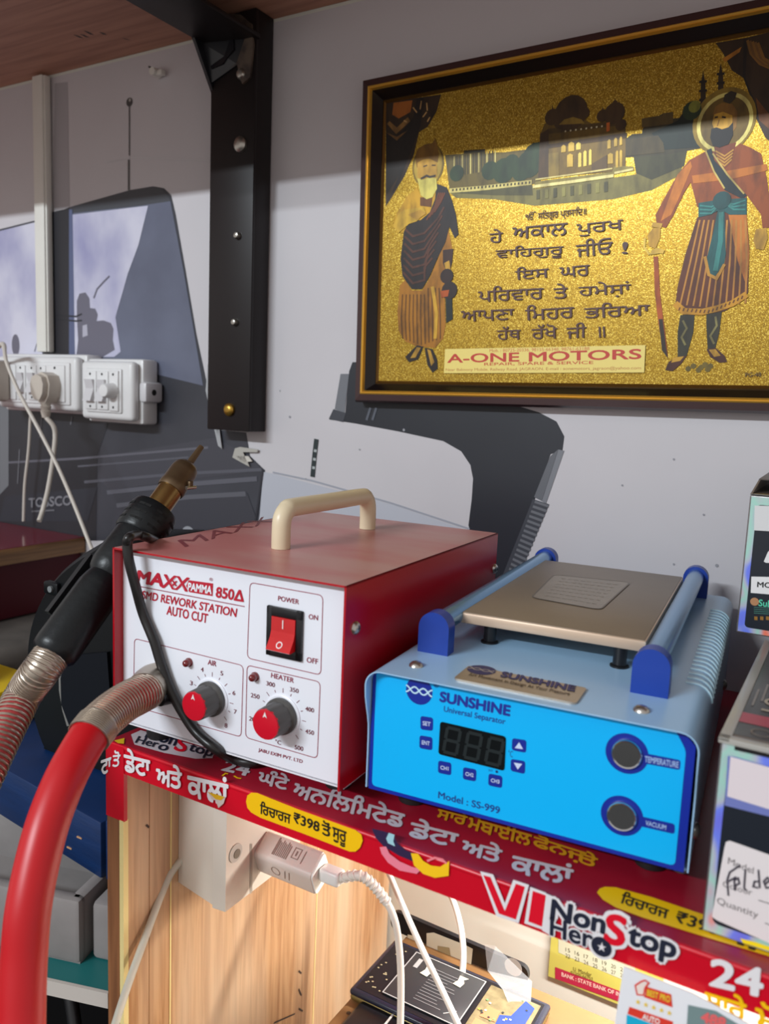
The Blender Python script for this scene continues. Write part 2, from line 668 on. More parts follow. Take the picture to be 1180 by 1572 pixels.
# lower part: dark ground, bags and a ribbed crate
mb.dec(BN, [(-420, 600), (120, 560), (180, 580), (170, 640), (150, 700), (148, 830), (-420, 830)], DK2, o0 * 2)
mb.dec(BN, [(150, 735), (160, 700), (330, 672), (384, 700), (404, 722), (170, 752)], mat('banner_rim', rgb(66, 66, 74), .4), o0 * 2)
LITE = ink(104, 103, 112)
mb.line(BN, [(-20, 712), (120, 704), (320, 687)], .0032, ink(96, 95, 104), o0 * 3)
mb.line(BN, [(120, 716), (220, 708), (290, 702)], .0025, ink(88, 88, 97), o0 * 3)
mb.line(BN, [(130, 740), (280, 727), (402, 721)], .004, ink(86, 86, 95), o0 * 3)
mb.line(BN, [(165, 756), (280, 744), (395, 735)], .006, ink(92, 92, 101), o0 * 3)
mb.dec(BN, [(180, 775), (380, 757), (392, 790), (394, 812), (170, 812)], ink(60, 60, 68), o0 * 3)
mb.line(BN, [(180, 776), (290, 763), (378, 758)], .006, ink(92, 92, 100), o0 * 4)
mb.line(BN, [(404, 722), (398, 765), (392, 805)], .003, ink(46, 46, 54), o0 * 4)
mb.dec(BN, [(8, 762), (150, 748), (135, 800), (0, 800)], ink(44, 46, 54), o0 * 3)
mb.text(BN, 'TOSSCO', (46, 779), (111, 775), (46, 765), ink(122, 122, 128), o0 * 6, bold=.03)
mb.line(BN, [(50, 785), (85, 783)], .002, ink(110, 110, 116), o0 * 6)
mb.disc(BN, (290, 818), .011, ink(150, 152, 158), o0 * 5, rb=.009)
mb.dec(BN, [(0, 620), (14, 620), (14, 745), (0, 760)], ink(110, 112, 116), o0 * 3)
for x, y0, y1 in ((28, 690, 742), (44, 640, 690), (62, 640, 672), (109, 640, 652)):
    mb.line(BN, [(x, y1), (x + 3, y0)], .0016, ink(120, 120, 126), o0 * 4)
# antenna rod
mb.line(BN, [(199, 164), (199, 239)], .0022, ink(84, 80, 80), o0 * 2)
mb.line(BN, [(198, 245), (198, 292)], .0034, ink(84, 80, 80), o0 * 2)
mb.disc(BN, (199, 157), .0055, ink(74, 70, 70), o0 * 2)
mb.disc(BN, (200, 154), .002, ink(180, 176, 172), o0 * 3)
# crease lines of the banner
mb.line(BN, [(160, 250), (199, 242), (322, 247)], .0012, ink(206, 204, 206), o0 * 3)
# black strap with grey tubes and a ribbed sleeve
mb.dec(BN, [(541, 556), (536, 570), (530, 635), (505, 644), (545, 650), (610, 662), (680, 677), (708, 693), (722, 714), (726, 735), (724, 766), (719, 806),
            (721, 816), (721, 900), (776, 900), (780, 868), (818, 775), (845, 697), (863, 693), (866, 670), (854, 647), (827, 633), (790, 622), (700, 590), (600, 556)], NAVY, o0)
mb.dec(BN, [(536, 574), (523, 574), (514, 628), (529, 634)], ink(112, 114, 120), o0 * 2)
mb.dec(BN, [(512, 628), (531, 634), (527, 648), (505, 643)], ink(60, 62, 70), o0 * 2)
mb.dec(BN, [(857, 690), (866, 692), (838, 773), (820, 763), (838, 718)], ink(122, 124, 130), o0 * 2)
mb.dec(BN, [(845, 700), (857, 690), (832, 768), (820, 763)], ink(98, 100, 106), o0 * 3)
mb.dec(BN, [(818, 766), (843, 774), (806, 862), (790, 900), (765, 900), (776, 872)], ink(58, 60, 68), o0 * 2)
for i in range(16):
    t = i / 15
    x0, y0 = 817 - 42 * t, 770 + 110 * t
    x1, y1 = 842 - 46 * t, 777 + 112 * t
    mb.line(BN, [(x0 + 4, y0), (x1, y1)], .0026, ink(104, 106, 112), o0 * 3)
for k, x in enumerate((563, 572)):
    mb.line(BN, [(x, 645), (x + 6, 626)], .003, ink(84, 88, 98), o0 * 3)
mb.line(BN, [(419, 725), (480, 738), (600, 772), (721, 812)], .002, ink(158, 160, 170), o0 * 2)
mb.dec(BN, [(404, 724), (419, 727), (600, 774), (720, 815), (720, 900), (398, 900), (398, 800)], mat('banner_grey_panel', rgb(186, 188, 197), .4), o0)
mb.line(BN, [(486, 674), (483, 700), (480, 732)], .0062, ink(34, 46, 48), o0 * 3)
for y in (690, 703, 716):
    mb.line(BN, [(485 - (y - 690) * .1, y), (484.5 - (y - 690) * .1, y + 4)], .004, ink(170, 176, 176), o0 * 4)
# small dirt marks
for x, y, w in ((620, 660, 3), (445, 640, 3), (552, 690, 2), (1034, 705, 2), (1080, 790, 2), (1100, 868, 3), (1034, 866, 2), (430, 600, 2), (470, 735, 2), (955, 745, 2)):
    mb.disc(BN, (x, y), .0005 * w, ink(150, 150, 156), o0 * 2, n=10)
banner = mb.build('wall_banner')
tag(banner, 'large pale printed vinyl banner covering the wall behind the picture', 'banner')
# torn strips of the banner around the foot of the steel post
fl = MB()
TORN = mat('torn_vinyl', rgb(170, 170, 172), 0.5)
for pts, c in (([(322, 560), (327, 575), (332, 620), (343, 688), (338, 684), (328, 640), (319, 600)], TORN),
               ([(334, 640), (340, 660), (344, 690), (336, 668)], TORN),
               ([(364, 688), (372, 686), (399, 690), (398, 694), (376, 694), (386, 716), (378, 712), (360, 702)], ink(176, 172, 164)),
               ([(366, 700), (384, 700), (390, 708), (376, 710)], ink(206, 200, 190))):
    fl.prism([BN.px(p) + V3(0, -.003, 0) for p in pts], V3(0, -.0012, 0), c)
f = fl.build('torn_flap', banner)

# ------------------------------------------------------------------ steel post with arm under the loft
STEEL = mat('black_painted_steel', rgb(28, 22, 22), 0.45, spec=.3, noise=0.5, nscale=14, col2=rgb(30, 24, 25), bump=.08)
STEELD = mat('black_lacquer', rgb(18, 19, 26), 0.3, noise=0.4, nscale=30, col2=rgb(40, 36, 36))
RUST = mat('worn_steel', rgb(92, 78, 66), 0.55, noise=0.9, nscale=60, col2=rgb(48, 38, 36))
BOLT = mat('zinc_bolt', rgb(176, 172, 164), 0.32, metal=0.9)
BRASS = mat('brass', rgb(178, 140, 62), 0.35, metal=0.9)
post = thing('steel_post', (-0.279, -0.016, 0.205), 'black painted steel angle post on the wall, with arm under the loft', 'post')
mb = MB()
mb.box((-.312, -.034, .205), (-.2465, -.029, .671), STEEL, bevel=.0012)
mb.box((-.312, -.031, .205), (-.307, -.003, .671), STEEL, bevel=.0012)
mb.box((-.2515, -.031, .205), (-.2465, -.003, .671), STEEL, bevel=.0012)
mb.build('upright', post)
mb = MB()
mb.box((-.3125, -.50, .640), (-.3075, -.03, .6715), STEEL, bevel=.001)
mb.box((-.3125, -.50, .6395), (-.243, -.03, .6445), STEEL, bevel=.001)
mb.build('arm', post)
mb = MB()
mb.prism([V3(-.3128, -.030, .588), V3(-.3128, -.066, .642), V3(-.3128, -.034, .642), V3(-.3128, -.028, .62)], V3(.004, 0, 0), STEELD)
mb.prism([V3(-.312, -.0365, .60), V3(-.27, -.0365, .615), V3(-.258, -.0365, .640), V3(-.312, -.05, .640)], V3(0, .003, 0), STEELD)
mb.prism([onY(x, y, -.034) for x, y in ((326, 40), (345, 22), (372, 24), (388, 38), (391, 70), (386, 120), (374, 130), (366, 100), (345, 112), (330, 120), (326, 90))], V3(0, -.003, 0), RUST)
mb.prism([onY(x, y, -.0375) for x, y in ((318, 58), (345, 42), (362, 48), (362, 78), (345, 100), (328, 108))], V3(0, -.004, 0), STEELD)
mb.build('gusset_weld', post)
for (px, py), r, mtl in (((370, 222), .0085, BOLT), ((366, 362), .0042, BOLT), ((362, 495), .0042, BOLT), ((353, 629), .0075, BRASS), ((372, 115), .006, BOLT)):
    p = onY(px, py, -.034)
    mb = MB()
    mb.lathe([(r, 0), (r, .003), (r * .7, .0055), (r * .3, .006), (0, .006)], p, (0, -1, 0), mtl, 16)
    mb.build('bolt', post)

# ------------------------------------------------------------------ cable conduit and wall clip
PVC = mat('white_pvc', rgb(226, 224, 216), 0.4, noise=.15, nscale=20, col2=rgb(196, 190, 178))
mb = MB()
mb.box((-.6575, -.014, .297), (-.6315, -.0045, .668), PVC, bevel=.0015)
mb.box((-.655, -.0165, .297), (-.634, -.013, .668), PVC, bevel=.0012)
tag(mb.build('cable_conduit'), 'white plastic cable conduit running up the wall above the sockets', 'conduit')
p = onY(244, 114, -.004)
mb = MB()
mb.cyl(p, p + V3(0, -.012, 0), .0055, PVC, r1=.0048, n=14)
mb.box(p + V3(.002, -.008, -.004), p + V3(.012, 0, .002), PVC, bevel=.001)
mb.cyl(p + V3(-.004, -.013, .005), p + V3(-.004, .002, .005), .0012, ink(80, 76, 74), n=8)
tag(mb.build('cable_clip'), 'small white nailed cable clip high on the wall beside the post', 'clip')

# ------------------------------------------------------------------ switchboards
SWB = mat('switch_plastic', rgb(226, 226, 226), 0.34, noise=.25, nscale=12, col2=rgb(206, 200, 196))
SWD = mat('switch_plastic_grey', rgb(206, 204, 206), 0.35)
HOLE = ink(20, 18, 18, .7)


def switchboard(name, x0, x1, z0, z1, label):
    t = thing(name, ((x0 + x1) / 2, -.004, z0), label, 'switchboard', 'switchboards on the wall')
    m = MB()
    m.box((x0 - .003, -.03, z0 - .004), (x1 + .004, -.0035, z1 + .004), SWB, bevel=.004)
    m.build('back_box', t)
    m = MB()
    m.box((x0, -.044, z0), (x1, -.03, z1), SWB, bevel=.006, seg=3)
    m.build('cover_plate', t)
    return t


def rocker(t, x, zc, w=.021, h=.05, on=True):
    m = MB()
    m.box((x - w / 2, -.0495, zc - h / 2), (x + w / 2, -.043, zc + h / 2), SWB, bevel=.0015)
    k = .004
    m.disc(Plane((x, -.0497, zc), (1, 0, 0), (0, 0, 1), (0, -1, 0)), V3(x, -.0497, zc + h * .42), .0017, HOLE, 0, 10)
    m.disc(Plane((x, -.0497, zc), (1, 0, 0), (0, 0, 1), (0, -1, 0)), V3(x, -.0497, zc - h * .42), .0017, HOLE, 0, 10)
    o = m.build('switch_module', t)
    m = MB()
    a = h * .28
    q = [V3(x - w * .36, -.049, zc + a), V3(x - w * .36, -.0535, zc + a), V3(x - w * .36, -.0505, zc + .002), V3(x - w * .36, -.0565, zc - a), V3(x - w * .36, -.049, zc - a)]
    if not on:
        q = [V3(x - w * .36, -.049, zc + a), V3(x - w * .36, -.0565, zc + a), V3(x - w * .36, -.0505, zc - .002), V3(x - w * .36, -.0535, zc - a), V3(x - w * .36, -.049, zc - a)]
    m.prism(q, V3(w * .72, 0, 0), SWD)
    m.build('rocker', o)
    return o


swr = switchboard('switchboard', -.528, -.430, .208, .284, 'white switchboard with two rockers and a round regulator knob, right one beside the post')
zc = .246
m = MB(); m.box((-.5145, -.047, .2175), (-.4475, -.043, .2745), SWB, bevel=.002); m.build('module_frame', swr)
rocker(swr, -.5025, zc); rocker(swr, -.480, zc, on=True)
m = MB()
m.box((-.4675, -.0495, zc - .026), (-.4505, -.043, zc + .026), SWB, bevel=.0015)
pl = Plane((0, -.0497, 0), (1, 0, 0), (0, 0, 1), (0, -1, 0))
m.disc(pl, V3(-.459, -.0497, zc + .021), .0017, HOLE, 0, 10); m.disc(pl, V3(-.459, -.0497, zc - .021), .0017, HOLE, 0, 10)
o = m.build('regulator_module', swr)
m = MB(); m.lathe([(.0105, 0), (.0095, .004), (.009, .013), (.0075, .015), (0, .0155)], V3(-.4605, -.0495, zc), (0, -1, 0), SWB, 20); m.build('regulator_knob', o)
m = MB()
m.box((-.430, -.034, zc - .013), (-.4165, -.004, zc + .013), SWD, bevel=.004)
m.disc(Plane((-.4163, 0, 0), (0, 1, 0), (0, 0, 1), (1, 0, 0)), V3(-.4163, -.02, zc), .004, HOLE, 0, 14)
m.build('mounting_ear', swr)

swl = switchboard('switchboard', -.707, -.536, .216, .289, 'white switchboard crowded with plugs, left one at the picture edge')
zl = .2525
m = MB(); m.box((-.70, -.047, .224), (-.547, -.043, .281), SWB, bevel=.002); m.build('module_frame', swl)
for x in (-.646, -.622, -.602):
    rocker(swl, x, zl, w=.0185, h=.048)
m = MB()
m.box((-.592, -.0495, zl - .025), (-.554, -.043, zl + .025), SWB, bevel=.002)
m.disc(pl, V3(-.573, -.0497, zl + .021), .002, HOLE, 0, 10)
m.build('socket_module', swl)
m = MB()
m.box((-.698, -.0495, zl - .025), (-.658, -.043, zl + .025), SWB, bevel=.002)
m.build('socket_module', swl)

# three pin plug with its cord hanging down
CORD = mat('white_cord', rgb(202, 194, 184), 0.45)
PLUG = mat('ivory_plug', rgb(196, 186, 174), 0.4, noise=.3, nscale=30, col2=rgb(168, 156, 146))
pg = thing('power_plug', (-.576, -.06, .215), 'grubby ivory three-pin plug in the left switchboard, cord hanging down', 'plug')
m = MB()
prof = [(-.0165, -.014), (-.019, .004), (-.014, .017), (0, .022), (.014, .017), (.019, .004), (.0165, -.014), (.008, -.026), (-.008, -.026)]
prof = [(a * .85, b * .85) for a, b in prof]
m.prism([V3(-.576 + a, -.05, zl - .004 + b) for a, b in prof], V3(0, -.018, 0), PLUG, True)
m.prism([V3(-.576 + a * .82, -.068, zl - .004 + b * .82) for a, b in prof], V3(0, -.008, 0), PLUG, True)
m.build('plug_body', pg)
m = MB()
m.lathe([(.0075, 0), (.006, .004), (.0075, .005), (.0055, .010), (.007, .011), (.005, .02)], V3(-.576, -.062, zl - .026), (0, 0, -1), PLUG, 14)
m.build('strain_relief', pg)
m = MB()
m.tube([V3(-.576, -.062, zl - .045), onY(84, 660, -.064), onY(82, 700, -.066), onY(74, 750, -.07), onY(66, 782, -.075), onY(60, 800, -.085)], .0032, CORD, 10)
m.build('cord', pg)

m = MB()
m.tube([onY(47, 636, -.02), onY(44, 690, -.02), onY(38, 745, -.02), onY(36, 800, -.02)], .0022, CORD, 8)
tag(m.build('thin_cable'), 'thin white cable hanging straight down beneath the left switchboard', 'cable')

ad = thing('phone_charger', (-.70, -.07, .21), 'white charger in the left switchboard with its cable crossing down to the handpiece', 'charger')
m = MB()
m.box((-.70, -.083, .225), (-.668, -.05, .282), PLUG, bevel=.005)
m.build('charger_body', ad)
m = MB()
m.tube([V3(-.684, -.07, .285), onY(4, 528, -.085), onY(10, 556, -.10), onY(30, 604, -.10), onY(60, 660, -.10), onY(88, 715, -.10), onY(112, 770, -.11), onY(138, 836, -.12), onY(150, 868, -.13), onY(158, 930, -.14), onY(160, 1020, -.15)],
       lambda t: .0032 if t < .15 else .0025, CORD, 10)
m.build('cable', ad)

# ------------------------------------------------------------------ counter with red laminate on the left
CZ = .036
ct = thing('red_counter', (-.85, -.25, -.85), 'counter with shiny maroon top and wooden edge at the left', 'counter')
REDT = mat('red_laminate', rgb(122, 20, 44), 0.14, noise=.3, nscale=10, col2=rgb(100, 14, 34))
EDGEW = wood_material('edge_wood', rgb(120, 84, 48), rgb(158, 116, 70), rgb(138, 98, 60), axis=1, scale=.8)
xe = -.573
m = MB(); m.box((-1.5, -.62, CZ - .006), (xe, -.004, CZ), REDT); m.build('counter_top', ct)
m = MB(); m.box((xe - .012, -.62, CZ - .022), (xe + .002, -.004, CZ - .001), EDGEW, bevel=.001); m.build('edge_strip', ct)
m = MB(); m.box((-1.5, -.60, -.06), (xe - .006, -.006, CZ - .02), mat('maroon_panel', rgb(74, 5, 20), .5, spec=.25)); m.build('apron', ct)
DARKW = mat('dark_underside', rgb(44, 38, 36), .8, noise=.5, nscale=10)
m = MB(); m.box((-1.5, -.60, -.85), (-.82, -.006, -.05), DARKW); m.build('back_panel', ct)

# ------------------------------------------------------------------ framed picture on the wall
TILT = -0.01307
ca, sa = math.cos(TILT), math.sin(TILT)
PO = V3(-.08691, 0, .26881)
PH = .5580689 - .2688079
PWD = 0.428
PU, PV = V3(ca, 0, -sa), V3(sa, 0, ca)


def pic(a, b, y): return PO + PU * a + PV * b + V3(0, y, 0)


pf = thing('framed_picture', pic(PWD / 2, -.024, -.003), 'gold foil devotional picture in a dark frame with gold lip', 'picture')
FRW = mat('dark_frame_wood', rgb(66, 44, 44), 0.3, noise=.3, nscale=20, stretch=(1, 1, 1))
GOLD = mat('gold_lip', rgb(226, 176, 74), 0.34, metal=0.6)
m = MB()
e0, e1, e2 = .024, .0085, .0065
def frame_ring(mm, a, ya, b, yb, material):
    """ring between rectangle grown by a at depth ya and by b at depth yb"""
    A = [pic(-a, -a, ya), pic(PWD + a, -a, ya), pic(PWD + a, PH + a, ya), pic(-a, PH + a, ya)]
    B = [pic(-b, -b, yb), pic(PWD + b, -b, yb), pic(PWD + b, PH + b, yb), pic(-b, PH + b, yb)]
    mm.add(A + B, [[i, (i + 1) % 4, 4 + (i + 1) % 4, 4 + i] for i in range(4)], material)
frame_ring(m, .0232, -.003, .0232, -.016, FRW)
frame_ring(m, .0232, -.016, .021, -.021, FRW)
frame_ring(m, .021, -.021, .0145, -.022, FRW)
m.build('frame_moulding', pf)
m = MB()
frame_ring(m, .0145, -.022, .0135, -.0232, GOLD)
frame_ring(m, .0135, -.0232, .0122, -.0222, GOLD)
frame_ring(m, .0122, -.0222, .0112, -.0228, GOLD)
frame_ring(m, .0112, -.0228, .0102, -.0195, GOLD)
m.build('gold_lip', pf)
m = MB()
BLKV = mat('black_inner_frame', rgb(20, 14, 14), 0.3)
frame_ring(m, .0102, -.0195, .0025, -.0095, BLKV)
frame_ring(m, .0025, -.0095, .0012, -.0102, mat('bronze_lip', rgb(120, 88, 44), .35, metal=.8))
frame_ring(m, .0012, -.0102, -.0008, -.0078, mat('bronze_lip', rgb(120, 88, 44), .35, metal=.8))
m.build('inner_frame', pf)
FOIL = foil_material()
PP = Plane(PO + V3(0, -.008, 0), PU, PV, (0, -1, 0))
m = MB()
q = .003
m.add([pic(-q, -q, -.008), pic(PWD + q, -q, -.008), pic(PWD + q, PH + q, -.008), pic(-q, PH + q, -.008),
       pic(-q, -q, -.004), pic(PWD + q, -q, -.004), pic(PWD + q, PH + q, -.004), pic(-q, PH + q, -.004)],
      [[0, 1, 2, 3], [4, 5, 6, 7], [0, 1, 5, 4], [2, 3, 7, 6]], FOIL)


def fo(r, g, b, rough=.42):
    k = .8
    c2 = rgb(r * k * .55, g * k * .52, b * k * .5)
    return mat('foil_ink_%d_%d_%d' % (r, g, b), rgb(r * k, g * k, b * k), rough, .3, noise=.7, nscale=70, stretch=(1.6, 1, .6), col2=c2, ramp=(.42, .7))


def D_(pts, c, k): m.dec(PP, pts, c, .0001 * k)


# curtains
CUR = fo(66, 46, 26); CURD = fo(40, 30, 24); CURL = fo(128, 74, 26)
D_([(592.5, 157), (677, 145), (670, 171), (656, 195), (643, 203), (635, 238), (621, 270), (603, 300), (592, 317)], CUR, 1)
D_([(640, 151), (650, 150), (645, 195), (630, 235), (610, 285), (600, 300), (622, 245)], CURD, 2)
D_([(592.5, 205), (606, 212), (628, 190), (640, 170), (634, 215), (612, 270), (592, 300)], CURD, 2)
D_([(604, 158), (633, 154), (630, 172), (612, 182), (602, 176)], fo(196, 112, 36), 2)
D_([(594, 190), (608, 206), (630, 186), (626, 180), (609, 196), (598, 186)], fo(170, 124, 62), 3)
D_([(594, 204), (609, 216), (626, 200), (609, 210)], fo(146, 104, 52), 3)
for a, b in (((634, 165), (640, 173)), ((647, 155), (645, 168)), ((655, 172), (649, 180)), ((660, 180), (656, 187)), ((655, 158), (656, 170)), ((620, 185), (625, 188))):
    m.line(PP, [a, b], .0014, fo(240, 190, 120), .0004)
D_([(1098, 66), (1145, 58), (1190, 47), (1260, 30), (1260, 290), (1200, 235), (1174, 211), (1156, 173), (1151, 142), (1141, 120), (1123, 108), (1109, 81)], CUR, 1)
D_([(1141, 60), (1147, 60), (1144, 120), (1156, 150), (1170, 190), (1152, 150), (1140, 118)], CURD, 2)
D_([(1160, 150), (1200, 200), (1200, 215), (1165, 185)], CURL, 2)
D_([(1109, 90), (1138, 72), (1135, 80), (1112, 96)], fo(216, 140, 40), 2)
for k in range(5):
    m.line(PP, [(1147 + k * 4, 62 + k), (1152 + k * 5, 82 + k * 2), (1166 + k * 5, 98), (1185 + k * 3, 106 - k * 3)], .002, fo(150 - 22 * (k % 2), 104 - 16 * (k % 2), 40), .0003)
# far buildings, trees, temple, water
OL = fo(110, 92, 34); OLD = fo(66, 58, 32); TRE = fo(44, 62, 30); TRD = fo(22, 34, 24); PALE = fo(226, 206, 120)
D_([(683, 238), (712, 236), (712, 231), (744, 229), (745, 236), (764, 234), (772, 234), (820, 228), (830, 232), (830, 282), (690, 294)], OL, 1)
for k in range(16):
    m.line(PP, [(697 + k * 4.2, 240 - k * .6), (697 + k * 4.2, 271 - k * .7)], .0012, (OLD, PALE)[k % 3 == 0], .0002)
D_([(712, 231), (744, 229), (744, 233), (712, 236)], OLD, 3)
for c, r in (((701, 266), .008), ((752, 262), .009), ((773, 262), .012), ((785, 250), .008), ((822, 240), .013), ((812, 252), .013), ((800, 262), .010)):
    m.disc(PP, c, r, TRE, .0003, 14)
m.line(PP, [(690, 293), (740, 289), (816, 280)], .0045, PALE, .0004)
for k in range(22):
    m.line(PP, [(694 + k * 5.6, 292 - k * .55), (696.5 + k * 5.6, 291.8 - k * .55)], .0022, OLD, .0005)
WAT = fo(86, 80, 42); WATL = fo(134, 122, 62)
D_([(690, 296), (816, 283), (820, 290), (975, 268), (1000, 240), (1050, 232), (1045, 268), (1000, 292), (940, 306), (820, 316), (760, 306), (700, 304)], WATL, 1)
D_([(690, 296), (760, 290), (816, 283), (818, 300), (760, 300)], WAT, 2)
D_([(972, 240), (1055, 228), (1050, 255), (1000, 276), (976, 266)], fo(70, 66, 34), 2)
# buildings at right, trees, two towers
D_([(958, 215), (970, 206), (985, 205), (986, 198), (1000, 184), (1018, 174), (1032, 172), (1033, 182), (1075, 178), (1075, 228), (1020, 238), (958, 242)], OLD, 2)
D_([(985, 182), (1017, 177), (1017, 174), (1033, 172), (1033, 190), (985, 196)], fo(104, 82, 34), 3)
D_([(1000, 205), (1020, 195), (1040, 185), (1052, 168), (1066, 160), (1074, 170), (1080, 190), (1080, 226), (1020, 230), (1012, 218)], TRD, 3)
m.disc(PP, (1062, 170), .008, TRE, .0005, 12); m.disc(PP, (1066, 164), .005, fo(150, 150, 50), .0006, 12)
D_([(960, 215), (1010, 208), (1018, 220), (1020, 234), (960, 240)], fo(78, 64, 32), 4)
for x, yt, yb in ((1079, 108, 190), (1106, 96, 165)):
    D_([(x - 5, yb), (x - 3.5, yt + 20), (x - 2, yt + 12), (x, yt), (x + 2, yt + 12), (x + 3.5, yt + 20), (x + 5, yb)], fo(60, 44, 24), 2)
    for j in range(3):
        m.line(PP, [(x - 6, yt + 18 + j * 14), (x + 6, yt + 17 + j * 14)], .002, fo(44, 32, 20), .0003)
# temple body
TE = fo(128, 98, 30); TEL = fo(170, 136, 46); TEB = fo(84, 58, 26); LIT = fo(246, 214, 96)
D_([(829, 206), (836, 190), (848, 184), (858, 180), (880, 170), (897, 172), (900, 186), (920, 196), (922, 188), (936, 184), (936, 176), (950, 170), (953, 182), (960, 196), (960, 262), (828, 274)], TE, 4)
D_([(829, 206), (842, 198), (842, 272), (826, 274)], TEB, 5)
D_([(842, 222), (962, 204), (962, 212), (842, 228)], TEB, 6)
D_([(842, 198), (958, 184), (958, 192), (842, 206)], fo(98, 74, 28), 5)
for c, r in (((848, 180), .0075), ((876, 174), .016), ((897, 174), .005), ((925, 178), .0055), ((943, 174), .0095), ((860, 188), .006), ((953, 192), .005)):
    m.disc(PP, c, r, TEB, .0007, 16)
D_([(858, 192), (866, 184), (880, 180), (893, 184), (898, 190)], TEL, 8)
for x, yt, yb in ((875, 145, 168), (848, 160, 176), (925, 163, 174), (944, 150, 166), (893, 165, 172)):
    D_([(x - 2.2, yb), (x, yt), (x + 2.2, yb)], TEB, 7)
for x, y in ((875, 155), (944, 158)):
    m.disc(PP, (x, y), .0022, TEB, .0008, 10)
D_([(931, 189), (936, 188), (936, 201), (931, 203)], fo(236, 120, 40), 8)
for x, y, w, h in ((865, 229, 7, 9), (877, 226, 9, 12), (888, 225, 7, 9), (875, 247, 9, 18), (890, 246, 5, 20), (898, 244, 5, 22), (906, 242, 4, 22), (935, 222, 5, 12), (945, 219, 5, 11), (953, 217, 4, 11), (937, 244, 8, 14), (947, 245, 4, 24), (953, 244, 4, 24)):
    D_([(x - w / 2, y + h / 2 + 1), (x + w / 2, y + h / 2), (x + w / 2, y - h / 2), (x, y - h / 2 - 2), (x - w / 2, y - h / 2 + 1)], (LIT, fo(222, 180, 70))[int(x) % 2], 8)
for k in range(8):
    m.disc(PP, (868 + k * 8, 202 - k * 1.1), .0009, fo(250, 236, 190), .0008, 8)
D_([(908, 252), (932, 238), (932, 262), (908, 266)], fo(96, 70, 34), 8)
D_([(842, 236), (858, 234), (858, 270), (842, 272)], fo(144, 116, 44), 6)
D_([(822, 279), (940, 264), (942, 256), (952, 255), (972, 256), (973, 262), (942, 268), (942, 272), (818, 289)], fo(150, 132, 60), 6)
m.line(PP, [(818, 287), (880, 279), (942, 270)], .0028, fo(250, 232, 150), .0008)
m.line(PP, [(822, 276), (880, 268), (940, 259)], .0014, fo(236, 214, 130), .0008)
m.line(PP, [(943, 266), (972, 260)], .002, fo(246, 228, 150), .0008)
for k in range(9):
    m.line(PP, [(826 + k * 13, 292 - k * 1.6), (826 + k * 13, 306 - k * 1.4)], .0035, (WAT, fo(150, 140, 70))[k % 2], .0004)
# figure on the left: turban, white beard, yellow robe, dark shawl
SKIN = fo(222, 168, 52); YEL = fo(234, 176, 30); AMB = fo(196, 128, 24); SHW = fo(44, 32, 30); SHL = fo(96, 54, 38)
m.disc(PP, (657, 254), .0185, fo(150, 120, 30), .0002, 24, rb=.0215)
m.disc(PP, (657, 254), .0165, fo(208, 172, 60), .0003, 24, rb=.0195)
D_([(637, 240), (642, 228), (652, 222), (664, 220), (668, 212), (671, 222), (674, 236), (672, 250), (660, 244), (645, 250), (640, 258)], fo(150, 104, 26), 4)
D_([(641, 250), (650, 245), (660, 244), (671, 250), (671, 270), (665, 278), (648, 278), (641, 272)], SKIN, 5)
m.line(PP, [(650, 256), (656, 254)], .0012, fo(60, 40, 22), .0006); m.line(PP, [(663, 254), (669, 254)], .0012, fo(60, 40, 22), .0006)
m.line(PP, [(646, 275), (655, 270), (660, 272), (669, 270)], .0022, fo(70, 54, 40), .0007)
D_([(641, 274), (650, 276), (660, 272), (670, 274), (671, 290), (664, 303), (655, 306), (646, 300)], fo(244, 226, 110), 6)
D_([(640, 288), (624, 302), (608, 330), (604, 346), (614, 356), (626, 360), (624, 400), (650, 400), (676, 392), (690, 352), (684, 300), (670, 288), (664, 303), (648, 303)], YEL, 2)
D_([(645, 303), (664, 303), (662, 318), (645, 316)], fo(120, 72, 26), 4)
D_([(670, 282), (686, 288), (694, 308), (700, 330), (704, 360), (698, 366), (690, 348), (684, 372), (672, 396), (660, 424), (648, 444), (632, 444), (618, 424), (615, 398), (620, 356), (628, 340), (646, 338), (660, 326), (668, 306)], SHW, 5)
for k in range(7):
    y = 352 + k * 11
    m.line(PP, [(622 - k * .5, y), (634, y + 11 + k), (652, y + 6 + k), (672 - k * 3.4, y - 16 + k * 1.5), (682 - k * 3, y - 34 + k * 2)], .0022, SHL, .0007)
for k in range(4):
    m.line(PP, [(655 + k * 4, 338 - k * 4), (668 + k * 3, 316 - k * 2), (674 + k * 3, 296)], .0018, fo(120, 62, 34), .0007)
D_([(612, 328), (622, 322), (650, 318), (654, 326), (640, 340), (628, 344), (612, 358), (604, 348)], fo(240, 190, 50), 8)
D_([(626, 330), (646, 322), (655, 328), (640, 338)], SKIN, 9)
D_([(614, 438), (622, 430), (632, 446), (648, 446), (660, 426), (672, 398), (682, 372), (688, 350), (694, 380), (688, 402), (682, 420), (684, 500), (680, 520), (668, 534), (640, 532), (622, 524), (612, 508), (610, 480)], AMB, 3)
for k in range(11):
    m.line(PP, [(618 + k * 5.6, 452 - (k > 6) * 10), (616 + k * 6, 490), (618 + k * 5.8, 520 + min(k, 10 - k) * 2)], .0013, fo(120, 74, 18), .0005)
m.line(PP, [(664, 440), (670, 480), (668, 520)], .004, fo(244, 186, 50), .0006)
D_([(680, 384), (696, 382), (694, 404), (688, 424), (680, 404)], fo(70, 40, 30), 6)
D_([(682, 404), (690, 400), (692, 414), (686, 420)], SKIN, 8)
m.disc(PP, (686, 424), .0075, fo(54, 32, 26), .0008, 14); m.disc(PP, (690, 446), .009, fo(48, 30, 26), .0008, 14)
D_([(676, 447), (690, 445), (688, 455), (678, 457)], fo(200, 90, 26), 9)
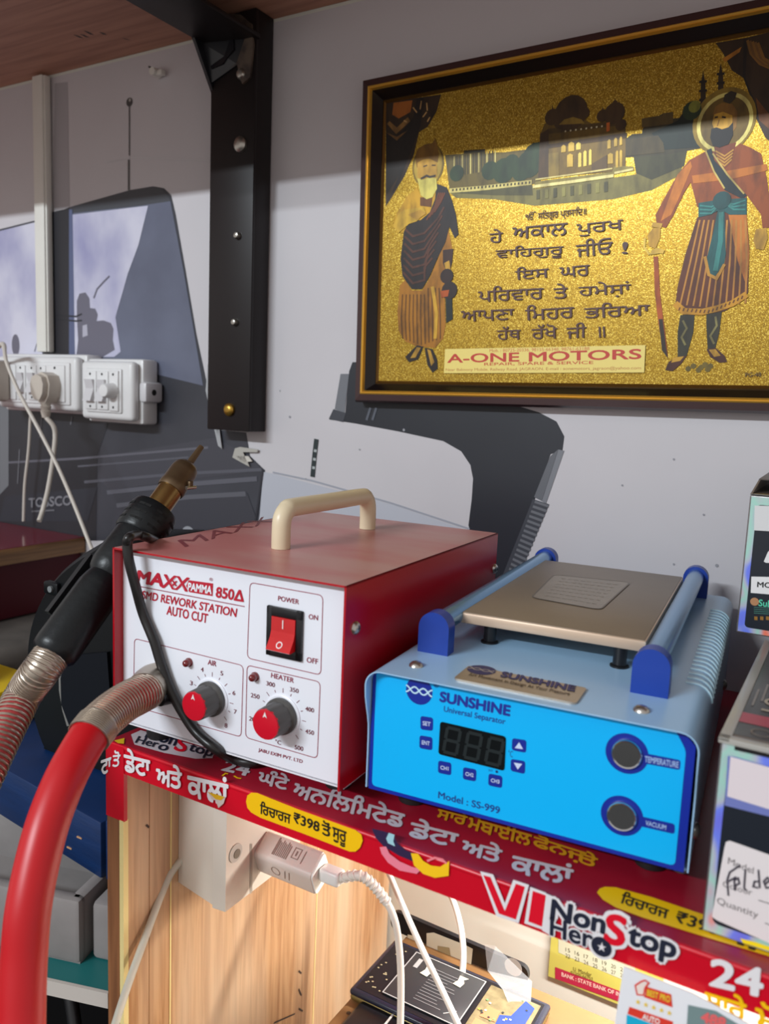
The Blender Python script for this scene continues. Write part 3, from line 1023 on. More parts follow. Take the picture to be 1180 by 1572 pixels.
D_([(684, 456), (694, 454), (695, 490), (685, 496)], fo(34, 42, 36), 6)
D_([(640, 530), (650, 532), (642, 552), (628, 556), (622, 548)], fo(48, 34, 24), 5)
D_([(640, 533), (646, 534), (638, 549), (630, 550)], SKIN, 6)
D_([(652, 534), (664, 536), (671, 552), (672, 566), (664, 572), (656, 560)], fo(48, 34, 24), 5)
D_([(656, 536), (661, 538), (667, 556), (662, 562)], SKIN, 6)
# figure on the right: rust tunic, teal sash, curved sword
RU = fo(158, 76, 24); RUD = fo(104, 50, 26); RUL = fo(214, 124, 34); TEA = fo(32, 92, 92); TEAL = fo(60, 140, 132)
m.disc(PP, (1111, 186), .0255, fo(160, 128, 36), .0004, 30, rb=.027)
m.disc(PP, (1112, 188), .0225, fo(120, 92, 26), .0005, 30, rb=.024)
m.disc(PP, (1112, 188), .0225, fo(250, 232, 130), .0006, 30, rin=.0195, rb=.024)
D_([(1094, 176), (1098, 164), (1108, 158), (1124, 160), (1132, 172), (1130, 196), (1122, 206), (1122, 178), (1098, 176)], fo(150, 104, 32), 7)
D_([(1110, 156), (1112, 146), (1122, 140), (1131, 143), (1128, 152), (1120, 160)], fo(58, 48, 30), 8)
D_([(1096, 176), (1110, 172), (1124, 178), (1124, 196), (1112, 204), (1096, 198), (1093, 190)], SKIN, 8)
m.line(PP, [(1097, 181), (1102, 180)], .0013, fo(50, 32, 18), .0010); m.line(PP, [(1108, 180), (1114, 181)], .0013, fo(50, 32, 18), .0010)
m.line(PP, [(1104, 184), (1101, 194)], .0009, fo(160, 110, 36), .0010)
D_([(1092, 198), (1100, 196), (1108, 199), (1118, 196), (1125, 188), (1125, 208), (1118, 222), (1104, 227), (1094, 224), (1090, 212)], fo(26, 20, 18), 9)
D_([(1084, 232), (1096, 226), (1118, 224), (1130, 218), (1150, 226), (1168, 236), (1176, 270), (1182, 310), (1184, 350), (1170, 350), (1168, 330), (1146, 300), (1146, 310), (1070, 318), (1060, 280), (1050, 296), (1034, 330), (1022, 350), (1008, 346), (1006, 330), (1022, 300), (1040, 268), (1058, 246)], RU, 5)
D_([(1040, 268), (1060, 248), (1062, 256), (1044, 300), (1030, 330), (1014, 340)], RUL, 6)
D_([(1096, 226), (1130, 219), (1122, 250), (1112, 260), (1100, 250)], fo(128, 58, 26), 6)
for k in range(4):
    m.line(PP, [(1098 + k, 232 + k * 5), (1112, 240 + k * 5), (1126 - k, 230 + k * 5)], .0012, fo(206, 150, 56), .0007)
D_([(1062, 270), (1120, 262), (1176, 252), (1178, 262), (1120, 276), (1064, 282)], fo(206, 118, 34), 7)
D_([(1083, 232), (1092, 228), (1096, 246), (1118, 270), (1146, 300), (1140, 306), (1112, 292), (1096, 266)], fo(26, 40, 44), 8)
m.line(PP, [(1083, 232), (1096, 264), (1112, 290)], .0013, fo(220, 190, 100), .0010)
m.line(PP, [(1094, 236), (1116, 268), (1142, 298)], .0013, fo(220, 190, 100), .0010)
D_([(1072, 312), (1096, 308), (1108, 296), (1120, 306), (1146, 304), (1146, 330), (1120, 330), (1106, 322), (1090, 330), (1072, 334)], TEA, 9)
for k in range(3):
    m.line(PP, [(1074, 316 + k * 6), (1092, 318 + k * 5), (1106, 312)], .0014, TEAL, .0011)
    m.line(PP, [(1144, 308 + k * 7), (1126, 314 + k * 4), (1112, 312)], .0014, TEAL, .0011)
m.disc(PP, (1108, 308), .0075, fo(28, 76, 76), .0012, 14)
D_([(1070, 334), (1106, 324), (1146, 330), (1150, 380), (1148, 450), (1136, 462), (1112, 478), (1086, 482), (1062, 482), (1036, 470), (1040, 440), (1052, 390)], RUD, 6)
D_([(1118, 330), (1146, 330), (1150, 390), (1146, 440), (1132, 400)], RUL, 7)
for k in range(11):
    m.line(PP, [(1074 + k * 7, 338), (1060 + k * 8.6, 400), (1044 + k * 10, 468 + (4 - abs(k - 4)))], .0015, fo(206, 140, 54), .0008)
m.line(PP, [(1036, 466), (1050, 478), (1078, 479), (1100, 474), (1124, 466), (1146, 452)], .0055, fo(226, 160, 34), .0010)
for k in range(16):
    x = 1042 + k * 6.4
    y = 474 + 4 * math.sin(k / 15 * PI) - max(0, k - 7) * 2.2
    m.line(PP, [(x, y + 3), (x + 2, y - 2)], .0012, fo(120, 70, 20), .0011)
D_([(1102, 322), (1112, 320), (1114, 390), (1112, 404), (1098, 424), (1088, 420), (1084, 400), (1094, 360)], TEA, 10)
m.line(PP, [(1107, 326), (1106, 370), (1098, 416)], .004, TEAL, .0012)
m.line(PP, [(1082, 394), (1088, 422), (1100, 428), (1112, 406)], .0025, fo(210, 150, 50), .0012)
D_([(1044, 484), (1066, 482), (1064, 510), (1054, 546), (1040, 548), (1040, 510)], fo(62, 58, 40), 5)
D_([(1084, 480), (1108, 476), (1104, 510), (1098, 534), (1086, 536), (1084, 500)], fo(62, 58, 40), 5)
m.line(PP, [(1048, 492), (1054, 504), (1046, 518), (1052, 530)], .0018, fo(150, 140, 84), .0007)
m.line(PP, [(1098, 486), (1100, 500), (1090, 516), (1096, 528)], .0018, fo(150, 140, 84), .0007)
D_([(1040, 548), (1054, 546), (1046, 558), (1032, 570), (1021, 568), (1026, 556)], fo(88, 44, 30), 6)
D_([(1034, 549), (1050, 547), (1044, 554), (1030, 557)], SKIN, 7)
D_([(1084, 536), (1098, 534), (1112, 546), (1116, 556), (1104, 557), (1090, 548)], fo(88, 44, 30), 6)
D_([(1088, 537), (1098, 536), (1106, 546), (1096, 548)], SKIN, 7)
D_([(994, 362), (1002, 350), (1014, 350), (1013, 366), (1006, 382), (996, 378)], SKIN, 7)
m.line(PP, [(1001, 345), (1016, 347)], .004, fo(220, 170, 60), .0009)
m.line(PP, [(990, 366), (989, 380), (996, 390), (1018, 387)], .0018, fo(240, 200, 80), .0009)
m.line(PP, [(1000, 388), (1008, 384), (1019, 387)], .0035, fo(236, 190, 70), .0009)
D_([(1003, 394), (1010, 394), (1013, 450), (1018, 490), (1022, 520), (1025, 548), (1018, 540), (1011, 500), (1005, 450)], fo(196, 92, 28), 6)
D_([(1011, 490), (1017, 490), (1022, 530), (1025, 550), (1016, 538)], fo(60, 44, 30), 7)
D_([(1160, 352), (1176, 350), (1178, 366), (1172, 384), (1160, 382), (1156, 370)], SKIN, 7)
for c in ((1056, 566), (1064, 562), (1072, 568), (1082, 560), (1086, 567), (1090, 562), (1076, 564)):
    m.disc(PP, c, .0025, fo(130, 110, 40), .0003, 8)
# verse lettering
VT = ink(78, 34, 24)
for s_, bl, br, tl in (
        ('ੴ ਸਤਿਗੁਰ ਪ੍ਰਸਾਦਿ॥'.replace('ਤਿ', 'ਿਤ').replace('ਦਿ', 'ਿਦ'), (807, 342), (900, 333), (807, 326)),
        ('ਹੇ', (752, 374), (772, 372), (752, 353)), ('ਅਕਾਲ', (787, 368), (871, 361), (787, 350)), ('ਪੁਰਖ', (886, 364), (957, 357), (885, 345)),
        ('ਵਾਿਹਗੁਰੂ', (762, 402), (866, 396), (761, 380)), ('ਜੀਓ', (885, 395), (941, 390), (884, 369)), ('!', (955, 390), (963, 390), (956, 372)),
        ('ਿੲਸ'.replace('ਿੲ', 'ਇ'), (792, 430), (843, 426), (791, 411)), ('ਘਰ', (860, 427), (906, 423), (859, 411)),
        ('ਪਿਰਵਾਰ', (735, 464), (835, 459), (734, 441)), ('ਤੇ', (851, 459), (872, 458), (850, 436)), ('ਹਮੇਸ਼ਾਂ', (889, 459), (969, 455), (888, 435)),
        ('ਆਪਣਾ', (709, 494), (790, 491), (708, 478)), ('ਿਮਹਰ', (807, 492), (882, 488), (806, 469)), ('ਭਿਰਆ', (898, 489), (998, 484), (897, 467)),
        ('ਹੱਥ', (764, 522), (800, 521), (763, 502)), ('ਰੱਖੋ', (817, 521), (856, 519), (816, 499)), ('ਜੀ', (870, 520), (900, 518), (870, 497)), ('॥', (920, 518), (929, 517.5), (919, 502))):
    m.text(PP, s_, bl, br, tl, VT, .0013, bold=.008)
PLT = ink(240, 218, 120, .4)
RDT = ink(196, 52, 30)
D_([(684, 536), (991, 530), (989, 572), (682, 573)], PLT, 13)
m.text(PP, 'Mob. : 80725-20336, 98155-66348, 98761-63188', (752, 541.5), (905, 538.5), (752, 536), ink(206, 110, 50), .0015)
m.text(PP, 'A-ONE', (688, 557), (797, 555), (688, 544), RDT, .0015, bold=.02)
m.text(PP, 'MOTORS', (813, 555), (984, 551), (813, 541), RDT, .0015, bold=.02)
m.text(PP, 'REPAIR, SPARE & SERVICE', (744, 562), (911, 559.5), (744, 557), ink(206, 90, 46), .0015, bold=.01)
m.text(PP, 'Near Balmony Mobile, Railway Road, JAGRAON. E-mail : aonemotors_jagraon@yahoo.com', (685, 571), (984, 568.5), (685, 565.5), ink(190, 120, 50), .0015)
m.text(PP, 'PG-48', (1144, 579), (1168, 578), (1144, 572.5), ink(70, 50, 30), .0013)
m.build('foil_print', pf)
# ------------------------------------------------------------------ counter shelf wrapped in red printed vinyl
YS = -0.40155
XL = -0.047
XO = -0.0635
sh = thing('shelf_unit', (0.2, -.2, -.6), 'wooden shelf unit with red printed vinyl wrapped over its top and front', 'shelf')
REDV = mat('red_vinyl', rgb(212, 6, 36), 0.28, noise=.5, nscale=7, col2=rgb(186, 4, 30), bump=.05, bscale=14)
REDTOP = mat('red_vinyl_sheen', rgb(170, 24, 46), 0.3, noise=.6, nscale=9, col2=rgb(140, 18, 40), bump=.06, bscale=14)  # same glossy vinyl, the top's dull reflection put into its colour
m = MB()
XR = .62
m.box((XO, YS + .0005, -.0205), (XR, -.004, -.0012), REDV)
m.box((XO, YS + .001, -.0014), (XR, -.004, -.0001), REDTOP)
m.cyl(V3(XO, YS + .0018, -.0018), V3(XR, YS + .0018, -.0018), .0018, REDV, n=12)
m.box((XO, YS - .0002, -.0565), (XL + .001, YS + .003, -.001), REDV)
m.box((XO - .001, YS, -.0565), (XO, YS + .05, -.001), REDV)
FR = Plane((0, YS - .0003, 0), (1, 0, 0), (0, 0, 1), (0, -1, 0))
TP = Plane((0, 0, 0), (1, 0, 0), (0, 1, 0), (0, 0, 1))
WH = ink(232, 228, 230, .35)
WHT = ink(206, 196, 202, .4)
YE = ink(250, 196, 10, .35)
NV = ink(34, 38, 56, .35)
RD = ink(224, 10, 40, .35)
# front lettering
for s_, bl, br, tl in (('ਡੇਟਾ', (192, 1183), (231, 1193), (191, 1148)), ('ਅਤੇ', (241, 1204), (279, 1211), (241, 1170)), ('ਕਾਲਾਂ', (289, 1221), (350, 1236), (289, 1181))):
    m.text(FR, s_, bl, br, tl, WH, .0004, bold=.03)
m.text(FR, 'ਟਾ', (156, 1189), (171, 1184), (156, 1168), WH, .0004, bold=.03)
m.text(FR, 'ਤੋ', (173, 1177), (184, 1176), (175, 1152), WH, .0004, bold=.02)
m.dec(FR, [(320, 1215), (333, 1219), (347, 1223), (344, 1233), (336, 1240), (332, 1228), (326, 1227)], ink(214, 196, 186), .0006)
m.dec(FR, [(320, 1215), (334, 1219), (346, 1223), (340, 1228), (332, 1226)], ink(222, 170, 20), .0008)
m.dec(TP, [(175, 1138), (191, 1134), (190, 1143), (181, 1142)], ink(226, 190, 30), .0006)
# front yellow pill
m.dec(FR, [(378, 1230), (380, 1221), (386, 1216.5), (395, 1217), (460, 1243), (546, 1274), (555, 1281), (557, 1290), (553, 1301), (546, 1307), (537, 1307), (470, 1281), (400, 1255), (386, 1247), (380, 1240)], YE, .0003)
for s_, bl, br, tl in (('ਿਰਚਾਰਜ', (399.6, 1248), (446, 1264), (400.4, 1229)), ('₹398', (451, 1261.5), (490, 1276.5), (452, 1246.5)), ('ਤੋਂ', (495, 1280), (508, 1285), (494.7, 1258)), ('ਸ਼ੁਰੂ', (511, 1293), (532, 1301), (511, 1269))):
    m.text(FR, s_, bl, br, tl, ink(28, 24, 22), .0005, bold=.022)
# ribbon swirl
m.dec(FR, [(571, 1271.5), (590, 1276), (604, 1280), (610, 1294), (622, 1304), (640, 1311), (634, 1322), (612, 1313), (588, 1298), (577, 1286)], ink(46, 30, 68), .0003)
m.dec(FR, [(597, 1278), (606, 1281), (604, 1291), (607, 1299), (596, 1294), (593, 1287)], ink(160, 206, 216), .0004)
m.dec(FR, [(583, 1300), (593, 1299), (598, 1310), (614, 1322), (632, 1330), (647, 1334), (640, 1341), (614, 1336), (596, 1324), (586, 1310)], ink(240, 130, 150), .0004)
m.dec(FR, [(631, 1309), (642, 1310), (650, 1321), (662, 1328), (676, 1330), (690, 1321), (689, 1344), (668, 1347), (650, 1341), (636, 1328)], ink(252, 200, 20), .0005)
m.line(FR, [(656, 1321), (668, 1316), (680, 1319), (686, 1325)], .0012, ink(244, 130, 140), .0006)
# logo letters V and I
m.dec(FR, [(737, 1337), (757, 1342), (775, 1386), (788, 1350), (812, 1358), (796, 1417), (762, 1406)], WH, .0003)
m.dec(FR, [(742, 1343), (753, 1346), (775, 1398), (792, 1356), (806, 1361), (792, 1411), (766, 1402)], RD, .0004)
m.dec(FR, [(814, 1361), (838, 1370), (834, 1427), (805, 1417)], WH, .0003)
m.dec(FR, [(818, 1367), (838, 1374), (832, 1422), (811, 1414)], RD, .0004)
m.dec(FR, [(838, 1371), (852, 1377), (846, 1436), (832, 1428)], WH, .0003)
# NonStop Hero
for bo, mt_, of in ((.13, WH, .0005), (.035, None, .0008)):
    for s_, bl, br, tl, cc in (('Non', (846, 1408), (927, 1432), (849, 1380), NV), ('S', (928, 1444), (956, 1452), (934, 1401), RD), ('top', (963, 1457), (1034, 1480), (967, 1423), NV),
                               ('Her', (845, 1434), (909, 1455), (846, 1406), NV)):
        m.text(FR, s_, bl, br, tl, mt_ or cc, of, bold=bo if s_ != 'Her' else bo * .6)
m.disc(FR, (923.5, 1452), .0068, WH, .0006, 24)
m.disc(FR, (923.5, 1452), .0051, NV, .0009, 24)
m.text(FR, '★', (917, 1457), (930.5, 1460), (918, 1443), WH, .0011)
m.text(FR, '24', (1090, 1511), (1168, 1529), (1093, 1471), WH, .0004, bold=.03)
m.text(FR, 'ਸਾਰੇ', (1082, 1547), (1144, 1567), (1083, 1512), YE, .0004, bold=.03)
m.text(FR, 'ਮੋ', (1160, 1574), (1196, 1586), (1161, 1535), YE, .0004, bold=.03)
# top lettering
m.dec(TP, [(196, 1130), (216, 1121), (330, 1153), (326, 1164), (300, 1165), (252, 1156), (206, 1143)], WHT, .0001)
m.dec(TP, [(196, 1130), (200, 1126), (206, 1143), (200, 1142)], REDTOP, .0002)
for s_, bl, br, tl, cc in (('Her', (207, 1141), (240, 1149), (213, 1131), NV), ('o', (241, 1151), (255, 1154), (246, 1143), NV), ('Non', (222, 1133), (268, 1146), (231, 1118), NV),
                           ('S', (266, 1152), (283, 1156), (276, 1133), RD), ('top', (286, 1157), (322, 1167), (294, 1143), NV)):
    m.text(TP, s_, bl, br, tl, cc, .0005, bold=.02)
for s_, bl, br, tl in (('24', (340, 1183), (379, 1192), (349, 1168)), ('ਘੰਟੇ', (394, 1202), (440, 1214), (401, 1180)), ('ਅਨਲਿਮਿਟੇਡ'.replace('ਲਿ', 'ਿਲ').replace('ਮਿ', 'ਿਮ'), (446, 1222), (618, 1273), (457, 1196)),
                       ('ਡੇਟਾ', (626, 1284), (699, 1303), (635, 1256)), ('ਅਤੇ', (706, 1310), (766, 1326), (714, 1284)), ('ਕਾਲਾਂ', (782, 1338), (876, 1361), (790, 1308)),
                       ('ਅਨਲਿਮਿਟੇਡ'.replace('ਲਿ', 'ਿਲ').replace('ਮਿ', 'ਿਮ'), (884, 1293), (1056, 1345), (890, 1269))):
    m.text(TP, s_, bl, br, tl, WHT, .0004, bold=.03)
for s_, bl, br, tl in (('ਸਾਰੇ', (669, 1256), (714, 1268), (675, 1238)), ('ਮੋਬਾਈਲ', (716, 1272), (813, 1300), (723, 1250)), ('ਫੋਨਜ਼', (815, 1303), (896, 1329), (822, 1280)), ('ਤੇ', (889, 1325), (913, 1333), (895, 1306))):
    m.text(TP, s_, bl, br, tl, ink(226, 160, 30), .0004, bold=.03)
m.dec(TP, [(916, 1371), (920, 1365), (928, 1362), (945, 1363), (1000, 1378), (1065, 1400), (1190, 1441), (1190, 1472), (1065, 1434), (985, 1409), (945, 1394), (925, 1382)], YE, .0003)
for s_, bl, br, tl in (('ਿਰਚਾਰਜ', (951, 1387), (1023, 1412), (957, 1369)), ('₹398', (1035, 1416), (1100, 1437), (1041, 1400))):
    m.text(TP, s_, bl, br, tl, ink(40, 34, 26), .0005, bold=.022)
m.dec(TP, [(1130, 1447), (1142, 1450), (1141, 1454), (1131, 1451)], ink(50, 40, 34), .0005)
m.dec(TP, [(1148, 1454), (1160, 1457), (1158, 1461), (1148, 1458)], ink(50, 40, 34), .0005)
m.line(TP, [(341, 1192), (346, 1188), (350, 1189)], .0012, YE, .0004)
m.line(TP, [(359, 1192), (364, 1195), (370, 1196)], .0012, YE, .0004)
m.build('wrapped_top_board', sh)
LAM = wood_material('oak_laminate', rgb(172, 124, 82), rgb(204, 160, 116), rgb(222, 198, 168), axis=2, scale=1.0, rough=.4)
LAMD = wood_material('oak_laminate_shade', rgb(112, 70, 42), rgb(146, 96, 60), rgb(128, 82, 52), axis=2, scale=1.0, rough=.45)  # same laminate, the front edge's shade put into a darker colour
CREAM = mat('cream_edge_band', rgb(238, 218, 150), .5)
m = MB()
m.box((XO, YS, -.62), (XL - .003, -.004, -.02), LAMD)
m.box((XL - .003, YS + .002, -.62), (XL, -.004, -.02), LAM)
m.box((XL - .0032, YS - .0006, -.62), (XL + .0008, YS + .004, -.056), CREAM)
for y in (-.355, -.154):
    m.box((XL - .001, y - .0007, -.62), (XL + .0004, y + .0007, -.02), CREAM)
m.box((XL - .001, -.377, -.62), (XL + .0002, -.3765, -.02), ink(150, 104, 62))
m.box((XL - .001, -.3555, -.62), (XL + .0002, -.3548, -.02), ink(140, 100, 62))
XPL = Plane((XL, 0, 0), (0, -1, 0), (0, 0, 1), (1, 0, 0))
for a, b in (((224, 1266), (228, 1270)), ((458, 1490), (462, 1494)), ((458, 1518), (462, 1528)), ((458, 1548), (464, 1552)), ((420, 1570), (452, 1556))):
    m.line(XPL, [a, b], .0016, ink(70, 52, 44), .0005)
m.build('side_panel', sh)
m = MB(); m.box((XL, YS + .01, -.62), (XR, -.004, -.60), DARKW); m.build('bottom_board', sh)
m = MB(); m.box((XR - .016, YS, -.62), (XR, -.004, -.02), LAMD); m.build('end_panel', sh)

# ------------------------------------------------------------------ red hot air rework station
RA = 0.04025
RX, RY, RZ0 = -0.0562, -0.40184, 0.0151
RWD, RD_, RHT = 0.187, 0.2487, 0.1263
MR = Matrix.Translation((RX, RY, 0)) @ Matrix.Rotation(RA, 4, 'Z')
ru, rv, rz = (MR.to_3x3() @ V3(1, 0, 0)), (MR.to_3x3() @ V3(0, 1, 0)), V3(0, 0, 1)


def rl(u, v, z): return MR @ V3(u, v, z)


st = thing('rework_station', rl(RWD / 2, RD_ / 2, 0), 'red metal hot air rework station with white front and cream handle', 'rework station', rz=RA)
RPNT = mat('red_powder_coat', rgb(178, 8, 26), 0.24, noise=.25, nscale=10, col2=rgb(150, 4, 20))
RTOP = mat('dusty_red_top', rgb(192, 116, 112), 0.36, noise=.9, nscale=7, col2=rgb(196, 146, 138), stretch=(1, 2.6, 1), ramp=(.42, .62))
WPAN = mat('white_panel', rgb(236, 238, 246), 0.3, noise=.1, nscale=14, col2=rgb(222, 222, 228))
m = MB()
ZT = RZ0 + RHT
m.box((0, 0, RZ0), (.0015, RD_, ZT), RPNT, MR)
m.box((RWD - .0015, 0, RZ0), (RWD, RD_, ZT), RPNT, MR)
m.box((0, 0, ZT - .0012), (RWD, RD_, ZT), RPNT, MR)
m.box((.001, .0005, ZT - .0004), (RWD - .0008, RD_ - .001, ZT + .0001), RTOP, MR)
TPR = Plane(rl(0, 0, ZT + .0001), ru, rv, rz)
m.text(TPR, 'MAXX', (284, 840), (420, 800), (272, 830), ink(132, 50, 56, .35), .0002)
m.build('red_cover', st)
m = MB()
m.box((.0016, .008, RZ0 - .001), (RWD - .0016, .0095, ZT - .0013), WPAN, MR)
m.box((.0016, .008, RZ0 - .002), (RWD - .0016, RD_ - .002, RZ0), WPAN, MR)
m.box((.0016, RD_ - .003, RZ0), (RWD - .0016, RD_ - .0015, ZT - .0013), RPNT, MR)
RP = Plane(rl(0, .008, 0), ru, rz, -rv)
CR = ink(190, 20, 48)
CR2 = ink(150, 40, 66)
m.text(RP, 'MA', (210, 893.5), (250, 900), (213, 876), CR, bold=.045)
m.text(RP, 'XX', (249, 901.5), (288, 907.5), (252, 882), CR, bold=.03)
m.text(RP, 'XX', (250.5, 900), (286.5, 905.8), (253.5, 884), ink(236, 238, 246), .0004, bold=-1)
m.text(RP, 'x', (264.5, 898.5), (272, 899.6), (265, 891), CR, .0006, bold=.02)
m.dec(RP, [(286, 899.5), (290, 890.5), (327.3, 895.6), (326.5, 915), (291, 908.8)], CR, .0003)
m.text(RP, 'PAMMA', (289, 905.5), (325, 911.5), (290, 894.5), ink(240, 240, 246), .0005, bold=.04)
m.text(RP, '®', (321.5, 891.5), (327, 892.3), (321.7, 886.5), CR2)
m.text(RP, '850', (331.6, 916.5), (358.5, 920.8), (333, 901), CR, bold=.03)
m.text(RP, 'Δ', (359.5, 921), (374, 923.3), (361, 905), CR, bold=.035)
m.line(RP, [(206, 898.6), (375.7, 931.2)], .0006, CR2)
m.text(RP, 'SMD REWORK STATION', (218, 918.3), (362.5, 947), (219.5, 906.5), CR, bold=.018)
m.text(RP, 'AUTO CUT', (256, 943), (318.5, 956.5), (257, 929.5), CR, bold=.018)
for cs in ([(383.9, 894.1), (495.7, 914), (492.4, 1036.2), (379.6, 1010)], [(206.5, 980), (373.6, 1021.8), (370.2, 1131.3), (205, 1084)], [(379.4, 1020.9), (491.7, 1046.8), (487.1, 1164.4), (377, 1131.8)]):
    m.rrect_line(RP, cs, .0035, .0005, CR2)
for s_, bl, br, tl in (('POWER', (427, 921.7), (458.8, 927.7), (427.5, 914.4)), ('ON', (474, 950), (488, 952.2), (474.3, 942.4)), ('OFF', (470.9, 1016.4), (488, 1019.6), (471.3, 1008.4)),
                       ('AIR', (319.2, 1019.7), (332.1, 1023), (319.7, 1012)), ('HEATER', (416.2, 1039.8), (450.8, 1048.2), (416.8, 1032.4)),
                       ('JABU EXIM PVT. LTD', (396.6, 1154.5), (464, 1173), (397.3, 1148))):
    m.text(RP, s_, bl, br, tl, CR2, bold=.008)
for s_, x, y, w in (('3', 293.8, 1048.3, 4), ('4', 310.5, 1027.5, 4), ('5', 340.5, 1033.3, 4), ('6', 359.2, 1063.5, 4), ('7', 361.2, 1092.4, 4), ('8', 347.1, 1113.4, 4),
                    ('300', 415.4, 1050, 13), ('350', 451.7, 1059.2, 13), ('250', 391.7, 1068.2, 13), ('400', 475.3, 1088.9, 13), ('450', 475.3, 1123.5, 13), ('500', 458.9, 1148, 13), ('200', 389, 1104, 13), ('°C', 427, 1139, 9)):
    sl = .24
    m.text(RP, s_, (x - w / 2, y + 3.3 - w / 2 * sl), (x + w / 2, y + 3.3 + w / 2 * sl), (x - w / 2 + .3, y - 3.3 - w / 2 * sl), ink(120, 46, 62), bold=.004)
KN = ((325.5, 1071.6), (433.5, 1098))
for c in KN:
    o = RP.px(c)
    for k in range(13):
        w = math.radians(225 - k * 270 / 12)
        r0, r1 = .0148, .0178 if k % 2 == 0 else .0166
        uv = RP.uv(c)
        m.uvline(RP, [(uv[0] + r0 * math.cos(w), uv[1] + r0 * math.sin(w)), (uv[0] + r1 * math.cos(w), uv[1] + r1 * math.sin(w))], .0004, ink(120, 46, 62))
m.build('front_panel', st)
# cream handle
CRM = mat('cream_plastic', rgb(226, 210, 178), .35, noise=.15, nscale=16, col2=rgb(204, 186, 152))
m = MB()
u1, u2 = .0895, .0925
hp = [(u1, .0715, 0), (u1, .0715, .012), (u1, .0725, .021), (u1, .0775, .0265), (u1, .085, .028), (.091, .13, .028), (u2, .178, .028), (u2, .1855, .0265), (u2, .190, .021), (u2, .1912, .012), (u2, .1912, 0)]
m.tube([rl(a, b, ZT + .0003 + c) for a, b, c in hp], .0068, CRM, 18, 5)
m.build('handle', st)
# rocker switch
BK = mat('black_plastic', rgb(22, 22, 25), .35)
m = MB()
C4 = [RP.uv(p) for p in ((412.8, 929), (466.6, 937.4), (464.4, 1015.1), (410.3, 1003.6))]
a0 = sum(c[0] for c in C4) / 4
b0 = sum(c[1] for c in C4) / 4
sw, shh = .0150, .0205


def rbx(mm, a, b, w, h, d0, d1, material, bev=.0006):
    mm.box((a - w / 2, .008 - d1, b - h / 2), (a + w / 2, .008 - d0, b + h / 2), material, MR, bev)


sw_w = (C4[1][0] - C4[0][0] + C4[2][0] - C4[3][0]) / 2
sw_h = (C4[0][1] - C4[3][1] + C4[1][1] - C4[2][1]) / 2
for (x, y, w, h) in ((a0 - sw_w / 2 + .0022, b0, .0044, sw_h), (a0 + sw_w / 2 - .0022, b0, .0044, sw_h), (a0, b0 + sw_h / 2 - .003, sw_w, .006), (a0, b0 - sw_h / 2 + .003, sw_w, .006)):
    rbx(m, x, y, w, h, 0, .0024, BK)
bez = m.build('switch_bezel', st)
m = MB()
REDP = mat('red_translucent_rocker', rgb(206, 14, 22), .16, coat=.6, noise=.2, nscale=60)
hw = sw_w / 2 - .0044
zt, zb_ = b0 + sw_h / 2 - .006, b0 - sw_h / 2 + .006
zm = (zt + zb_) / 2
prf = [(zt, .0), (zt, .0028), (zm + .001, .0030), (zm - .003, .0042), (zb_, .0085), (zb_ - .0005, .0078), (zb_ + .0, .0)]
m.prism([rl(a0 - hw, .008 - d, z) for z, d in prf], ru * (2 * hw), REDP)
RK1 = Plane(rl(a0, .008 - .0031, 0), ru, rz, -rv)
o1 = rl(a0, .008 - .0033, (zt + zm) / 2 + .001)
m.add([o1 + ru * x + rz * z for x, z in ((-.0004, -.0028), (.0004, -.0028), (.0004, .0028), (-.0004, .0028))], [[0, 1, 2, 3]], ink(240, 220, 220))
nrm = (rl(a0, .008 - .0085, zb_) - rl(a0, .008 - .0042, zm - .003)).normalized()
dn = nrm.cross(ru).normalized()
if dn.dot(rv) > 0: dn = -dn
RK2 = Plane(rl(a0, .008 - .0064, (zb_ + zm - .003) / 2), ru, nrm, dn)
m.disc(RK2, RK2.o, .0023, ink(240, 220, 220), .0002, 20, rin=.0016)
m.build('rocker', bez)
# knobs
KG = mat('grey_knob', rgb(74, 72, 70), .42)
KR = mat('red_cap', rgb(206, 14, 40), .3)
for c in KN:
    o = RP.px(c)
    m = MB()
    m.lathe([(.0135, 0), (.0135, .0008), (.0128, .0012)], o, -rv, WPAN, 32)
    n = 48
    prof = [(.0118, .0008), (.0118, .0035), (.0104, .005), (.0100, .0165), (.0096, .0175)]
    ax = -rv
    vs, fs = [], []
    for r, h in prof:
        for i in range(n):
            w = 2 * PI * i / n
            rr = r * (0.955 if (i % 4 == 0 and .0045 < h < .0172) else 1)
            vs.append(o + ax * h + (ru * math.cos(w) + rz * math.sin(w)) * rr)
    for j in range(len(prof) - 1):
        for i in range(n):
            k = (i + 1) % n
            fs.append([j * n + i, j * n + k, (j + 1) * n + k, (j + 1) * n + i])
    m.add(vs, fs, KG, False)
    kb = m.build('knob', st)
    m = MB()
    m.lathe([(.0098, .0168), (.0094, .0182), (.0075, .0185), (0, .0186)], o, ax, KR, 32)
    fp = Plane(o + ax * .0187, ru, rz, ax)
    tip = o + ax * .0188
    m.add([tip + rz * .0085, tip + rz * .0045 + ru * .0016, tip + rz * .0055, tip + rz * .0045 - ru * .0016], [[0, 1, 2], [0, 2, 3]], ink(240, 226, 226))
    m.build('red_cap', kb)
